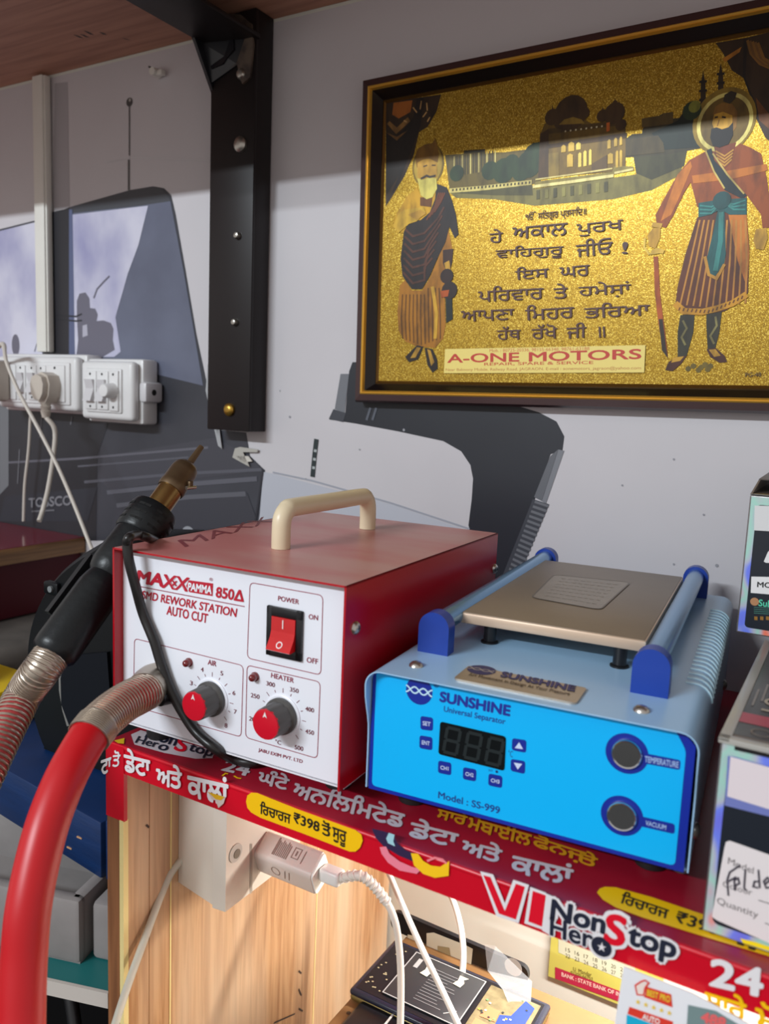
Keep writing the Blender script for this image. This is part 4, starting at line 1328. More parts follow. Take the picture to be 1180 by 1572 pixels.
# lamps
LED = mat('dark_red_led', rgb(112, 22, 26), .12, coat=.8)
for c in ((290.6, 1016.5), (392, 1038.5)):
    o = RP.px(c)
    m = MB()
    m.lathe([(.0031, 0), (.0031, .001), (.0026, .0012), (.0026, .0032), (.0021, .0047), (.001, .0054), (0, .0055)], o, -rv, LED, 18)
    m.build('indicator_lamp', st)
SCR = mat('nickel_screw', rgb(196, 192, 186), .28, metal=.95)
RS = Plane(rl(RWD, 0, 0), rv, rz, ru)
for c in ((545, 964), (758.6, 873)):
    o = RS.px(c)
    m = MB()
    m.lathe([(.0042, 0), (.004, .001), (.0028, .0022), (.0012, .0028), (0, .0028)], o, ru, SCR, 20)
    for a, b in ((.0026, .0005), (.0005, .0026)):
        m.box((RWD + .0022, -a / 2 + (MR.inverted() @ o).y, -b / 2 + o.z), (RWD + .003, a / 2 + (MR.inverted() @ o).y, b / 2 + o.z), ink(60, 56, 52), MR)
    m.build('screw', st)
RUB = mat('black_rubber', rgb(24, 23, 24), .6)
for u, v in ((.018, .027), (.166, .034), (.018, .222), (.166, .222)):
    m = MB()
    m.lathe([(.0085, 0), (.0095, .004), (.0095, RZ0 - .002)], rl(u, v, .0002), (0, 0, 1), RUB, 20)
    m.build('foot', st)
# air outlet hose
HRED = mat('red_hose', rgb(196, 8, 22), .38, noise=.3, nscale=20, col2=rgb(190, 10, 26))
SPR = mat('steel_spring', rgb(196, 182, 168), .3, metal=.9)
FER = mat('steel_ferrule', rgb(178, 166, 152), .34, metal=.85)
hose = [rl(.0345, .002, .0505), atD(222, 1062, .542), atD(190, 1079, .522), atD(162, 1101, .505), atD(141, 1124, .492), atD(122, 1154, .48), atD(98, 1200, .465), atD(74, 1262, .452), atD(56, 1330, .442),
        atD(43, 1400, .434), atD(37, 1470, .43), atD(34, 1540, .425), atD(33, 1620, .42), atD(34, 1720, .42)]
m = MB()
m.tube(hose, .0118, HRED, 22, 8)
hz = m.build('air_hose', st)
m = MB()
P = smooth_curve(hose, 8)
m.tube([rl(.0350, .0078, .0507), rl(.0345, .002, .0505), hose[1]], .0132, FER, 24, 6)
m.coil(P[6:30], .0122, .0007, 23, SPR)
m.tube(P[28:35], .0127, FER, 24, 2)
m.coil(P[28:35], .0128, .0007, 9, FER)
m.build('steel_spring', hz)
m = MB()
gl = RP.px((262, 1066))
m.lathe([(.0065, 0), (.006, .004), (.005, .012)], gl + rv * .001, -rv, BK, 16)
m.build('cable_gland', st)

# ------------------------------------------------------------------ black cord over the corner of the station
BC = mat('black_cable', rgb(30, 28, 28), .32)
m = MB()
CB1 = Plane(rl(0, -.0045, 0), ru, rz, -rv)
CB2 = Plane(rl(0, .0035, 0), ru, rz, -rv)
pts = [onZ(240, 831, ZT - .004), onZ(226, 825, ZT + .005), onZ(212, 821.5, ZT + .0075), CB1.px((199, 825)), CB1.px((195.5, 836)), CB1.px((198, 861))]
pts += [CB1.px((208.5, 902)).lerp(CB2.px((208.5, 902)), .4)] + [CB2.px(p) for p in ((219.5, 942), (236, 983), (244, 1009), (253, 1037), (265, 1066), (281, 1095), (301, 1124), (330, 1149))]
pts += [onZ(358, 1165, .006), onZ(386, 1171, .0042), onZ(412, 1168, .0042), rl(.16, .06, .0042)]
m.tube(pts, .0034, BC, 14, 8)
m.build('power_cord', st)['label'] = 'thick black cord draped over the corner'

# ------------------------------------------------------------------ hot air handpiece
hp_ = thing('hot_air_handpiece', (-.082, -.40, .02), 'black hot air handpiece with brass nozzle leaning beside the station', 'handpiece')
HX = -.084
A_ = onX(78, 1008, HX)
B_ = onX(309, 686, HX)
AXH = (B_ - A_)
LH = AXH.length
AXH.normalize()


def hpt(px, py):
    """distance along the axis of the point nearest to a pixel of its outline"""
    return (onX(px, py, HX) - A_).dot(AXH)


BKG = mat('black_grip', rgb(18, 22, 25), .36, spec=.35, noise=.3, nscale=60, col2=rgb(14, 17, 19), bump=.1, bscale=220)
k1 = hpt(158, 882); k2 = hpt(232, 776); k3 = hpt(262, 740); k4 = hpt(288, 706)
m = MB()
m.lathe([(.0, 0), (.013, .000), (.0156, .003), (.0162, .008), (.0160, k1 - .010), (.0150, k1 - .004), (.0140, k1), (.0160, k1 + .003), (.0176, k1 + .009), (.0176, k1 + .024), (.0168, k2 - .018)], A_, AXH, BKG, 36)
m.build('grip', hp_)
m = MB()
rr = []
z0 = k2 - .026
m.lathe([(.0175, z0), (.0189, z0 + .002), (.0189, z0 + .023), (.0178, z0 + .026), (.0125, z0 + .027)], A_, AXH, BKG, 36)
sdv = AXH.cross(V3(1, 0, 0)).normalized()
for k in range(24):
    w = 2 * PI * k / 24
    for j in range(3):
        c = A_ + AXH * (z0 + .004 + j * .0065) + (V3(1, 0, 0) * math.cos(w) + sdv * math.sin(w)) * .0190
        t = (-V3(1, 0, 0) * math.sin(w) + sdv * math.cos(w))
        if k % 3:
            m.add([c + AXH * .0012 - t * .0024, c + AXH * .0012 + t * .0024, c + AXH * .0032 + t * .0024, c + AXH * .0032 - t * .0024], [[0, 1, 2, 3]], ink(8, 9, 10, .8))
m.build('vented_collar', hp_)
BRS = mat('bronze_tube', rgb(166, 134, 82), .26, metal=.9, noise=.6, nscale=25, col2=rgb(104, 74, 48))
BRD = mat('dull_bronze_cap', rgb(112, 92, 68), .42, metal=.7, noise=.5, nscale=40, col2=rgb(84, 66, 50))
m = MB()
m.lathe([(.0098, z0 + .026), (.0098, k3 + .006)], A_, AXH, BRS, 32)
m.build('barrel', hp_)
m = MB()
m.lathe([(.0106, k3 - .005), (.0112, k3 - .003), (.0112, k3 + .001), (.0108, k3 + .002), (.0108, k3 + .014), (.0100, k3 + .019), (.0076, k3 + .022), (.0035, k3 + .023)], A_, AXH, BRD, 32)
m.lathe([(.0030, k3 + .021), (.0028, k3 + .03), (.0024, LH)], A_, AXH, BRD, 18)
cl = A_ + AXH * (k3 + .001) + RIGHT * .0108
m.box(cl + V3(-.002, -.002, -.003), cl + V3(.004, .002, .003), BRD, bevel=.0005)
m.cyl(cl + V3(.003, -.005, -.002), cl + V3(.003, .005, -.002), .0016, SCR, n=10)
m.build('nozzle', hp_)
m = MB()
hs = [A_ + AXH * .004, A_ - AXH * .012, atD(38, 1064, .563), atD(14, 1110, .545), atD(-14, 1168, .525), atD(-50, 1250, .50), atD(-85, 1370, .48), atD(-105, 1520, .47), atD(-110, 1700, .46)]
m.tube(hs, .0112, mat('red_hose_inner', rgb(176, 66, 66), .35), 20, 8)
hh = m.build('hose', hp_)
m = MB()
P = smooth_curve(hs, 8)
m.tube(P[2:15], .0120, FER, 24, 2)
m.coil(P[2:15], .0122, .0007, 17, SPR)
m.coil(P[14:], .0120, .0009, 52, SPR)
m.build('steel_spring', hh)

# holder clip of the handpiece on the station side
m = MB()
HOLD = mat('black_holder', rgb(30, 31, 34), .45)
c = A_ + AXH * (k1 - .012)
sd = AXH.cross(V3(1, 0, 0)).normalized()
m.prism([c + sd * .008 + AXH * .024 + V3(-.0225, 0, 0), c + sd * .008 - AXH * .028 + V3(-.0225, 0, 0), c - sd * .010 - AXH * .028 + V3(-.0225, 0, 0), c - sd * .010 + AXH * .024 + V3(-.0225, 0, 0)], V3(.004, 0, 0), HOLD)
m.build('holder_clip', st)
m = MB()
m.box((-.0665, -.365, .055), (-.0595, -.30, .085), HOLD, bevel=.002)
m.build('holder_bracket', st)
# ------------------------------------------------------------------ blue screen separator
BA = 0.08757
BX, BYO, BZ0 = 0.1427, -0.3806, 0.0071
BSZ, BLIFT = 0.965, 0.0087
BW_, BD_, BZT = 0.1874, 0.3561, 0.0868
MBL = Matrix.Translation((BX, BYO, BLIFT)) @ Matrix.Rotation(BA, 4, 'Z') @ Matrix.Scale(BSZ, 4)
bu, bv, bz = (MBL.to_3x3() @ V3(1, 0, 0)).normalized(), (MBL.to_3x3() @ V3(0, 1, 0)).normalized(), V3(0, 0, 1)


def bl_(u, v, z): return MBL @ V3(u, v, z)


sp = thing('screen_separator', bl_(BW_ / 2, BD_ / 2, -.009), 'sky blue screen separator with grey heating plate between dark blue rails', 'separator', rz=BA)
BSH = mat('blue_shell', rgb(164, 204, 238), .28, noise=.25, nscale=8, col2=rgb(154, 190, 222))
CYA = mat('cyan_panel', rgb(0, 186, 255), .32)
CYB = mat('blue_border', rgb(10, 42, 160), .35)
m = MB()
BD2 = .342
# shell: rounded top corners, lip in front
r = .010
def shell_prof(du, dz):
    pts = [(-.0015 - du, BZ0 + .001)]
    for k in range(7):
        w = PI - k * (PI / 2) / 6
        pts.append((r - .0015 + (r + du) * math.cos(w), BZT - r + (r + dz) * math.sin(w)))
    for k in range(7):
        w = PI / 2 - k * (PI / 2) / 6
        pts.append((BW_ + .0025 - r + (r + du) * math.cos(w), BZT - r + (r + dz) * math.sin(w)))
    pts.append((BW_ + .0025 + du, BZ0 + .001))
    return pts
prof = shell_prof(0, 0)
prin = shell_prof(-.0008, -.0007)


def lipv(z):
    """front edge of the shell leans forward near the top"""
    t = min(1, max(0, (z - .045) / .03))
    return -.0012 - .0068 * t * t * (3 - 2 * t)


ext = []
for k in range(len(prof) - 1):
    a, b = prof[k], prof[k + 1]
    n = 10 if k in (0, len(prof) - 2) else 1
    for j in range(n):
        t = j / n
        ext.append(((a[0] + (b[0] - a[0]) * t, a[1] + (b[1] - a[1]) * t), (prin[k][0] + (prin[k + 1][0] - prin[k][0]) * t, prin[k][1] + (prin[k + 1][1] - prin[k][1]) * t)))
ext.append((prof[-1], prin[-1]))
N = len(ext)
vs = []
for (a, b) in ext:
    vs += [bl_(a[0], lipv(a[1]), a[1]), bl_(a[0], BD2, a[1]), bl_(b[0], lipv(a[1]), b[1]), bl_(b[0], BD2, b[1])]
fs, ff = [], []
for i in range(N - 1):
    p, q_ = i * 4, (i + 1) * 4
    fs.append([p, q_, q_ + 1, p + 1])
    fs.append([p + 2, p + 3, q_ + 3, q_ + 2])
    fs.append([p, p + 2, q_ + 2, q_])
m.add(vs, fs, BSH, True)
m.box((0, .333, BZ0), (BW_, .335, BZT - .003), BSH, MBL)
m.box((-.001, .002, BZ0), (BW_ + .001, .335, BZ0 + .0015), BSH, MBL)
# vent slots across the right shoulder: light caught on ribs painted as pale ridges
VSL = mat('slot_glint', rgb(206, 240, 255), .2)
VDK = ink(84, 122, 156, .6)
for k in range(22):
    v = .075 + k * .0098
    pr = [(.1745, BZT + .0002)] + [(BW_ + .0025 - r + (r + .0003) * math.cos(PI / 2 - j * (PI / 2) / 5), BZT - r + (r + .0003) * math.sin(PI / 2 - j * (PI / 2) / 5)) for j in range(6)]
    m.tube([bl_(a, v, z) for a, z in pr], .0008, VSL, 8, 1, smooth_path=False)
    n = len(pr)
    vv = [bl_(a, v + .0008, z) for a, z in pr] + [bl_(a, v + .0026, z) for a, z in pr]
    m.add(vv, [[i, i + 1, n + i + 1, n + i] for i in range(n - 1)], VDK, True)
m.build('shell', sp)
# front panel
m = MB()
ch = .0075
out = [(0, BZ0), (BW_, BZ0), (BW_, BZT - ch - .002), (BW_ - ch, BZT - .0015), (.004, BZT - .0015), (0, BZT - .006)]
m.prism([bl_(a, 0, z) for a, z in out], bv * .002, CYB)
inn = [(.0024, BZ0 + .0025), (BW_ - .0045, BZ0 + .0025), (BW_ - .0045, BZT - ch - .005), (BW_ - .011, BZT - .002), (.004, BZT - .002), (.0024, BZT - .004)]
BP = Plane(bl_(0, 0, 0), bu, bz, -bv)
m.poly([BP.at(p[0] * BSZ, p[1] * BSZ, .0002) for p in rounded([Vector(p) for p in inn], .003)], CYA)
DB = ink(14, 40, 150, .4)
m.disc(BP, (643.5, 1060.3), .0083, DB, .0003, 36)
uv0 = BP.uv((643.5, 1060.3))
for sgn in (1, -1):
    m.uvline(BP, [(uv0[0] - .0083 + k * .0166 / 24, uv0[1] + sgn * .0019 * math.cos((k / 24 * 3 + .0) * PI)) for k in range(25)], .0009, ink(200, 232, 250), .0005)
m.text(BP, '®', (666, 1054.5), (673, 1056), (666.4, 1047.5), DB, bold=.01)
m.text(BP, 'SUNSHINE', (675.3, 1076.3), (782, 1098.7), (676.5, 1061.5), ink(28, 44, 150), bold=.045)
m.text(BP, 'Universal Separator', (681, 1094.5), (775.2, 1114.5), (682, 1083.5), ink(28, 50, 150), bold=.012)
m.text(BP, 'Model : SS-999', (672.7, 1224.6), (766.8, 1249), (673.3, 1214.5), ink(24, 56, 140), bold=.015)
m.text(BP, '°C', (780, 1161), (787, 1162.5), (780.5, 1151), ink(24, 56, 140))
m.text(BP, 'INT', (750, 1183.5), (757, 1185), (750, 1180), ink(24, 56, 140))
m.disc(BP, (762.5, 1184.3), .0008, ink(14, 40, 110), .0004, 12)
LW = ink(206, 220, 250)
for s_, cs, tx in (('SET', [(645.5, 1098.7), (665.1, 1101.7), (664.6, 1122), (645.5, 1119.5)], None), ('ENT', [(644.2, 1128.4), (664, 1131.7), (663.8, 1151.8), (643.7, 1148.2)], None),
                   ('CH1', [(672.7, 1167), (693, 1170.9), (692.6, 1190.2), (672.2, 1186.1)], None), ('CH2', [(710.9, 1177.2), (731.5, 1181), (730.7, 1199.6), (710.4, 1195.8)], None),
                   ('CH3', [(750, 1186.9), (771.4, 1191.2), (770.6, 1209.8), (749.3, 1205.4)], None), ('▲', [(786.1, 1132.7), (808.2, 1136), (807.5, 1155.6), (785.4, 1151.3)], 1), ('▼', [(784.1, 1164.5), (806.5, 1168.3), (805.7, 1188.2), (783.6, 1183)], 1)):
    m.rrect(BP, cs, .0017, DB, .0003)
    g = Vector((sum(c[0] for c in cs) / 4, sum(c[1] for c in cs) / 4))
    e = Vector(cs[1]) - Vector(cs[0]); h = Vector(cs[3]) - Vector(cs[0])
    fw, fh = (.6, .3) if tx is None else (.58, .52)
    a = g - e * fw / 2 + h * fh / 2
    m.text(BP, s_, tuple(a), tuple(a + e * fw), tuple(a - h * fh), LW, .0005, bold=.02 if tx is None else 0)
for c, lb, bl2, br2, tl2, s_ in (((962, 1156.6), [(980, 1154.2), (1044.7, 1166.8), (1043.4, 1182), (978, 1169.6)], (989.5, 1169), (1041, 1178.3), (990, 1160), 'TEMPERATURE'),
                                 ((954.4, 1252), [(972, 1250), (1035.8, 1264.7), (1035.3, 1280.2), (970, 1265.2)], (990.5, 1265.8), (1021.8, 1273.3), (991.3, 1258.8), 'VACUUM')):
    m.disc(BP, c, .0109, DB, .0003, 40)
    m.rrect(BP, lb, .0015, DB, .0003)
    m.text(BP, s_, bl2, br2, tl2, ink(170, 196, 240), .0005, bold=.02)
m.build('front_panel', sp)
m = MB()
cs = [BP.uv(p) for p in ((676, 1106.8), (777, 1130.2), (774.4, 1183), (673, 1157))]
m.poly([BP.at(p[0], p[1], .0006) for p in rounded([Vector(c) for c in cs], .002)], mat('display_glass', rgb(14, 18, 20), .12))
o_ = Vector(cs[3]); eu_ = (Vector(cs[2]) - o_); ev_ = (Vector(cs[0]) - o_)
DG = ink(32, 40, 42, .3)
for k in range(3):
    x0, x1 = .08 + k * .32, .28 + k * .32
    P7 = lambda a, b: tuple(o_ + eu_ * a + ev_ * b)
    for s0, s1 in (((x0, .14), (x0 + .02, .48)), ((x0 + .02, .53), (x0 + .04, .86)), ((x1, .14), (x1 + .02, .48)), ((x1 + .02, .53), (x1 + .04, .86)), ((x0, .12), (x1, .12)), ((x0 + .02, .5), (x1 + .02, .5)), ((x0 + .04, .88), (x1 + .04, .88))):
        m.uvline(BP, [P7(*s0), P7(*s1)], .0019, DG, .0008)
m.build('display', sp)
CHR = mat('chrome', rgb(205, 208, 212), .12, metal=1.0)
DKB = mat('dark_button_face', rgb(34, 36, 38), .1, metal=.2)
for c in ((962, 1156.6), (954.4, 1252)):
    o = BP.px(c)
    m = MB()
    m.lathe([(.0080, 0), (.0080, .0016), (.0074, .0024), (.0068, .0018)], o, -bv, CHR, 32)
    m.lathe([(.0068, .0016), (.005, .0017), (0, .0017)], o, -bv, DKB, 32)
    m.build('push_button', sp)
# screws, feet
for u, v in ((.0225, .0143), (.1577, .0117)):
    m = MB()
    m.lathe([(.0045, 0), (.0042, .001), (.003, .0023), (.0012, .003), (0, .003)], bl_(u, v, BZT), (0, 0, 1), SCR, 20)
    m.build('screw', sp)
for z, v in ((.022, .02), (.022, .29)):
    m = MB()
    m.lathe([(.0045, 0), (.0042, .001), (.003, .0023), (0, .003)], bl_(BW_ + .0025, v, z), bu, SCR, 18)
    m.build('screw', sp)
for u, v in ((.018, .03), (.168, .03), (.018, .31), (.168, .31)):
    m = MB()
    p = bl_(u, v, 0)
    m.lathe([(.009, 0), (.0095, .003), (.0095, .0150)], V3(p.x, p.y, .0002), (0, 0, 1), RUB, 18)
    m.build('foot', sp)
# name plate
m = MB()
NPM = mat('nickel_name_plate', rgb(186, 172, 156), .3, metal=.7)
NP = Plane(bl_(0, 0, BZT + .0012), bu, bv, bz)
npts = rounded([Vector(p) for p in ((.0515, .0025), (.1245, .0005), (.1245, .0288), (.0515, .0298))], .003)
m.prism([bl_(p[0], p[1], BZT) for p in npts], bz * .0012, NPM)
m.disc(NP, (738.8, 1028.8), .0085, ink(44, 44, 96), .0002, 30)
uv0 = NP.uv((738.8, 1028.8))
for sgn in (1, -1):
    m.uvline(NP, [(uv0[0] - .0082 + k * .0164 / 24, uv0[1] + sgn * .002 * math.cos((k / 24 * 3) * PI)) for k in range(25)], .0009, ink(170, 158, 146), .0003)
m.text(NP, 'SUNSHINE', (767.9, 1039), (881, 1062), (772.5, 1031.5), ink(52, 50, 104), bold=.045)
m.text(NP, 'Art Movement in Design At Your Pleasure', (718, 1038.5), (873.6, 1069.2), (720.8, 1033.6), ink(96, 78, 60), bold=.01)
m.build('name_plate', sp)
# heating plate on studs
PZ0, PZ1 = .1000, .1078
PLM = mat('heating_plate', rgb(140, 124, 106), .42, metal=.1, noise=.5, nscale=9, col2=rgb(122, 108, 94), ramp=(.4, .6))
PLS = mat('plate_edge', rgb(214, 186, 160), .4, metal=.25)
m = MB()
pu0, pu1, pv0, pv1 = .0262, .1495, .078, .303
m.box((pu0, pv0, PZ0), (pu1, pv1, PZ1 - .0003), PLS, MBL, .0015)
m.box((pu0 + .0012, pv0 + .0012, PZ1 - .002), (pu1 - .0012, pv1 - .0012, PZ1), PLM, MBL, .0006)
plo = m.build('heating_plate', sp)
m = MB()
PT = Plane(bl_(0, 0, PZ1), bu, bv, bz)
STK = mat('grey_sticker', rgb(150, 138, 124), .4, noise=.4, nscale=60, col2=rgb(134, 122, 110))
C4 = [Vector(PT.uv(p)) for p in ((850, 883), (967, 895), (921, 937), (815, 918))]
m.poly([PT.at(p[0], p[1], .0005) for p in rounded(C4, .007)], STK)
m.uvline(PT, [tuple(p) for p in rounded(C4, .007)], .0012, ink(116, 106, 96), .0006, True)
for k in range(7):
    a = C4[0].lerp(C4[3], .14 + k * .12); b = C4[1].lerp(C4[2], .14 + k * .12)
    for j in range(9):
        p = a.lerp(b, .14 + j * .085); q_ = a.lerp(b, .14 + j * .085 + .06)
        m.uvline(PT, [tuple(p), tuple(q_)], .0012, ink(164, 152, 138), .0007)
m.build('warning_sticker', plo)
for u, v in ((.0456, .088), (.1335, .084), (.0456, .292), (.1335, .292)):
    m = MB()
    m.lathe([(.0058, 0), (.0058, .001), (.0042, .0016), (.0042, PZ0 - BZT)], bl_(u, v, BZT), (0, 0, 1), BK, 18)
    m.build('stud', sp)
# rails and end brackets
BBR = mat('blue_bracket', rgb(22, 62, 158), .38, noise=.3, nscale=40, col2=rgb(16, 48, 134))
RAIL = mat('anodised_blue_rail', rgb(112, 158, 198), .24, metal=.75)
bt = .0105
for u, vf, vb in ((.0217, .0425, .325), (.1578, .0385, .322)):
    zc = BZT + .0275 - bt
    for v, th in ((vf, .011), (vb, .010)):
        m = MB()
        pts = [(u - bt, BZT)] + [(u + bt * math.cos(PI - k * PI / 14), zc + bt * math.sin(PI - k * PI / 14)) for k in range(15)] + [(u + bt, BZT)]
        m.prism([bl_(a, v, z) for a, z in pts], bv * th, BBR, True)
        m.build('rail_bracket', sp)
    m = MB()
    m.cyl(bl_(u, vf + .010, zc + .001), bl_(u, vb + .002, zc + .001), .0068, RAIL, n=26)
    m.build('rail', sp)

# ------------------------------------------------------------------ socket box on the cabinet side, charger and cables
sb = thing('socket_box', (-.02, -.28, -.14), 'white surface socket box on the oak panel under the shelf', 'socket box')
SWH = mat('aged_white_plastic', rgb(222, 214, 200), .4, noise=.3, nscale=20, col2=rgb(204, 192, 178))
m = MB()
m.prism([V3(XL + .0005, -.347, -.1315), V3(-.010, -.347, -.1375), V3(-.010, -.347, -.028), V3(XL + .0005, -.347, -.028)], V3(0, .09, 0), SWH)
m.build('back_box', sb)
m = MB()
m.prism([V3(-.0098, -.3485, -.1385), V3(.0017, -.347, -.1385), V3(.0017, -.347, -.026), V3(-.0098, -.3485, -.026)], V3(0, .094, 0), SWH)
XS = .0017
SPX = Plane((XS, 0, 0), (0, 1, 0), (0, 0, 1), (1, 0, 0))
m.line(SPX, [(384, 1295), (384, 1372)], .0012, ink(176, 170, 158), .0003)
m.line(SPX, [(386, 1295), (386, 1371)], .0006, ink(150, 140, 128), .0004)
m.build('face_plate', sb)
m = MB()
pc = SPX.px((361, 1309))
m.lathe([(.0072, 0), (.0072, .0006)], pc + V3(.0002, 0, 0), (1, 0, 0), ink(190, 186, 176), 20)
m.lathe([(.0036, .0007), (.0036, .0011)], pc + V3(.0002, .001, -.001), (1, 0, 0), ink(126, 118, 104), 20)
m.build('screw_recess', sb)
cg = thing('usb_charger', (.03, -.30, -.13), 'white USB charger plugged into the socket box under the shelf', 'charger')
CHW = mat('charger_white', rgb(222, 208, 198), .32)
CHE = mat('charger_face', rgb(240, 240, 234), .3)
m = MB()
XE = .0578
sec = [(-.316, -.1065), (-.2985, -.0935), (-.2885, -.1165), (-.3085, -.1262)]
sr = rounded([Vector(p) for p in sec], .004)
m.prism([V3(XS + .0015, p[0], p[1]) for p in sr], V3(XE - XS - .003, 0, 0), CHW, True)
ins = [Vector((-.303, -.1107)) + (p - Vector((-.303, -.1107))) * .94 for p in sr]
m.prism([V3(XE - .0015, p[0], p[1]) for p in ins], V3(.0015, 0, 0), CHE, True)
m.prism([V3(XS, p[0], p[1]) for p in ins], V3(.0015, 0, 0), CHW, True)
ud = V3(1, 0, 0)
vd = V3(0, sec[1][0] - sec[0][0], sec[1][1] - sec[0][1]).normalized()
CT = Plane(V3(0, sec[0][0], sec[0][1]), ud, vd, -ud.cross(vd) if ud.cross(vd).z < 0 else ud.cross(vd))
TX = ink(150, 124, 114)
for k in range(9):
    m.uvline(CT, [(.0175 + k * .0016, .005), (.0175 + k * .0016, .005 + (.013 if k else .014) - (k % 3) * .001)], .0008 if k else .0014, TX, .0004)
m.uvline(CT, [(.034, .008), (.034, .016), (.040, .016), (.040, .008)], .0006, TX, .0004, True)
m.uvline(CT, [(.037, .010), (.037, .014)], .0012, TX, .0004)
m.uvline(CT, [(.044, .006), (.044, .016)], .0007, TX, .0004)
vd2 = V3(0, sec[0][0] - sec[3][0], sec[0][1] - sec[3][1]).normalized()
CF = Plane(V3(0, sec[3][0], sec[3][1]), ud, vd2, (0, -.93, -.35))
m.disc(CF, CF.at(.022, .0115), .0042, TX, .0004, 20, rin=.0036)
for k in range(2):
    m.uvline(CF, [(.030 + k * .004, .007), (.032 + k * .004, .016)], .0006, TX, .0004)
m.build('charger_body', cg)
CW = mat('white_usb_cable', rgb(232, 226, 214), .35)
uc = thing('usb_cable', (.07, -.30, -.15), 'white USB cable with ribbed collar leaving the charger', 'cable')
m = MB()
cy, cz = -.3015, -.109
m.box((XE - .0, cy - .006, cz - .0055), (XE + .018, cy + .006, cz + .0055), CHE, bevel=.0025, seg=3)
m.build('connector', uc)
m = MB()
cpts = [V3(XE + .016, cy, cz), V3(.083, cy - .001, -.1115), V3(.094, -.301, -.117), V3(.1045, -.300, -.129), V3(.109, -.298, -.148)]
cpts = [V3(XE + .016, cy, cz)] + [atD(x, y, d) for x, y, d in ((552, 1344, .600), (574, 1360, .60), (594, 1386, .60), (606, 1414, .60), (612, 1450, .605), (615, 1500, .61), (614, 1580, .615), (610, 1660, .62))]
m.tube(cpts, .0027, CW, 12, 8)
m.build('cord', uc)
m = MB()
m.tube(cpts[:4], .0034, CW, 12, 8)
P = smooth_curve(cpts[:4], 8)
m.coil(P, .0034, .0009, 11, CW)
m.build('ribbed_collar', uc)
m = MB()
m.tube([atD(x, y, d) for x, y, d in ((588, 1318, .70), (600, 1348, .69), (620, 1395, .67), (650, 1462, .65), (684, 1532, .635), (706, 1580, .625), (730, 1640, .62))], .0025, CW, 12, 8)
tag(m.build('charging_cable'), 'straight white cable slanting down across the opened phone', 'cable')
m = MB()
m.tube([atD(x, y, d) for x, y, d in ((690, 1370, .74), (700, 1396, .73), (708, 1430, .715), (711, 1468, .70), (707, 1508, .69), (695, 1538, .68), (680, 1570, .67), (664, 1620, .66))], .0027, CW, 12, 8)
tag(m.build('charging_cable'), 'white cable curving down right of the slanting one, over the phone back cover', 'cable')
m = MB()
m.tube([V3(XL + .002, -.344, -.112), atD(262, 1341, .628), atD(248, 1372, .622), atD(235, 1406, .612), atD(217, 1455, .60), atD(197, 1510, .585), atD(178, 1568, .57), atD(160, 1630, .56)], .0029, mat('grey_white_cable', rgb(206, 204, 188), .45), 12, 8)
tag(m.build('supply_cable'), 'greyish white cable running from the socket box down across the oak panel', 'cable')

# ------------------------------------------------------------------ opened phone and things inside the cabinet
bxm = mat('brown_board', rgb(128, 92, 54), .55, noise=.4, nscale=20, col2=rgb(98, 68, 38))
m = MB()
m.box((.060, -.40, -.60), (.26, -.16, -.2425), bxm, bevel=.004)
for a in ((535, 1555), (560, 1562)):
    p = onZ(*a, -.2422)
    m.lathe([(.002, 0), (0, .0004)], p, (0, 0, 1), ink(60, 44, 30), 10)
tag(m.build('brown_crate'), 'brown wooden crate inside the cabinet under the opened phone', 'crate')
PZ = -.2420
ph = thing('opened_phone', (.13, -.222, PZ), 'opened phone showing black battery and blue circuit board', 'phone')
PHB = mat('phone_black', rgb(26, 26, 30), .3)
m = MB()
x0, x1, y0, y1 = .062, .208, -.262, -.186
MP = Matrix.Translation((0, 0, 0))
m.box((x0, y0, PZ), (x1, y1, PZ + .006), mat('phone_gold_edge', rgb(122, 104, 56), .35, metal=.5), bevel=.0028, seg=3)
m.box((x0 - .0003, y0 - .0003, PZ + .005), (x1 + .0003, y1 + .0003, PZ + .0105), mat('phone_blue_black', rgb(34, 36, 52), .25), bevel=.0025, seg=3)
m.build('frame', ph)
TZ = PZ + .0106
PHP = Plane((0, 0, TZ), (1, 0, 0), (0, 1, 0), (0, 0, 1))
m = MB()
m.box((x0 + .004, y0 + .004, TZ - .001), (x1 - .004, y1 - .004, TZ + .0002), PHB)
for _ in range(18):
    p = (x0 + .006 + random.random() * .016, y0 + .008 + random.random() * .06)
    m.uvline(PHP, [p, (p[0] + .0016, p[1])], .0014, ink(150, 140, 110), .0005)
m.build('inner_plate', ph)
m = MB()
m.box((x0 + .026, y0 + .010, TZ), (x0 + .092, y1 - .008, TZ + .0016), mat('battery_black', rgb(46, 47, 50), .35), bevel=.0006)
BTP = Plane((0, 0, TZ + .0017), (1, 0, 0), (0, 1, 0), (0, 0, 1))
m.uvline(BTP, [(x0 + .026, y0 + .010), (x0 + .092, y0 + .010), (x0 + .092, y1 - .008), (x0 + .026, y1 - .008)], .001, ink(150, 150, 150), .0001, True)
for k in range(12):
    m.uvline(BTP, [(x0 + .05, y0 + .018 + k * .0036), (x0 + .05 + .012 + .018 * random.random(), y0 + .018 + k * .0036)], .0007, ink(112, 112, 114), .0002)
m.uvline(BTP, [(x0 + .034, y0 + .05), (x0 + .034, y0 + .062)], .004, ink(150, 150, 150), .0002)
m.uvline(BTP, [(x0 + .078, y0 + .016), (x0 + .086, y0 + .024)], .001, ink(150, 150, 150), .0002)
m.uvline(BTP, [(x0 + .086, y0 + .016), (x0 + .078, y0 + .024)], .001, ink(150, 150, 150), .0002)
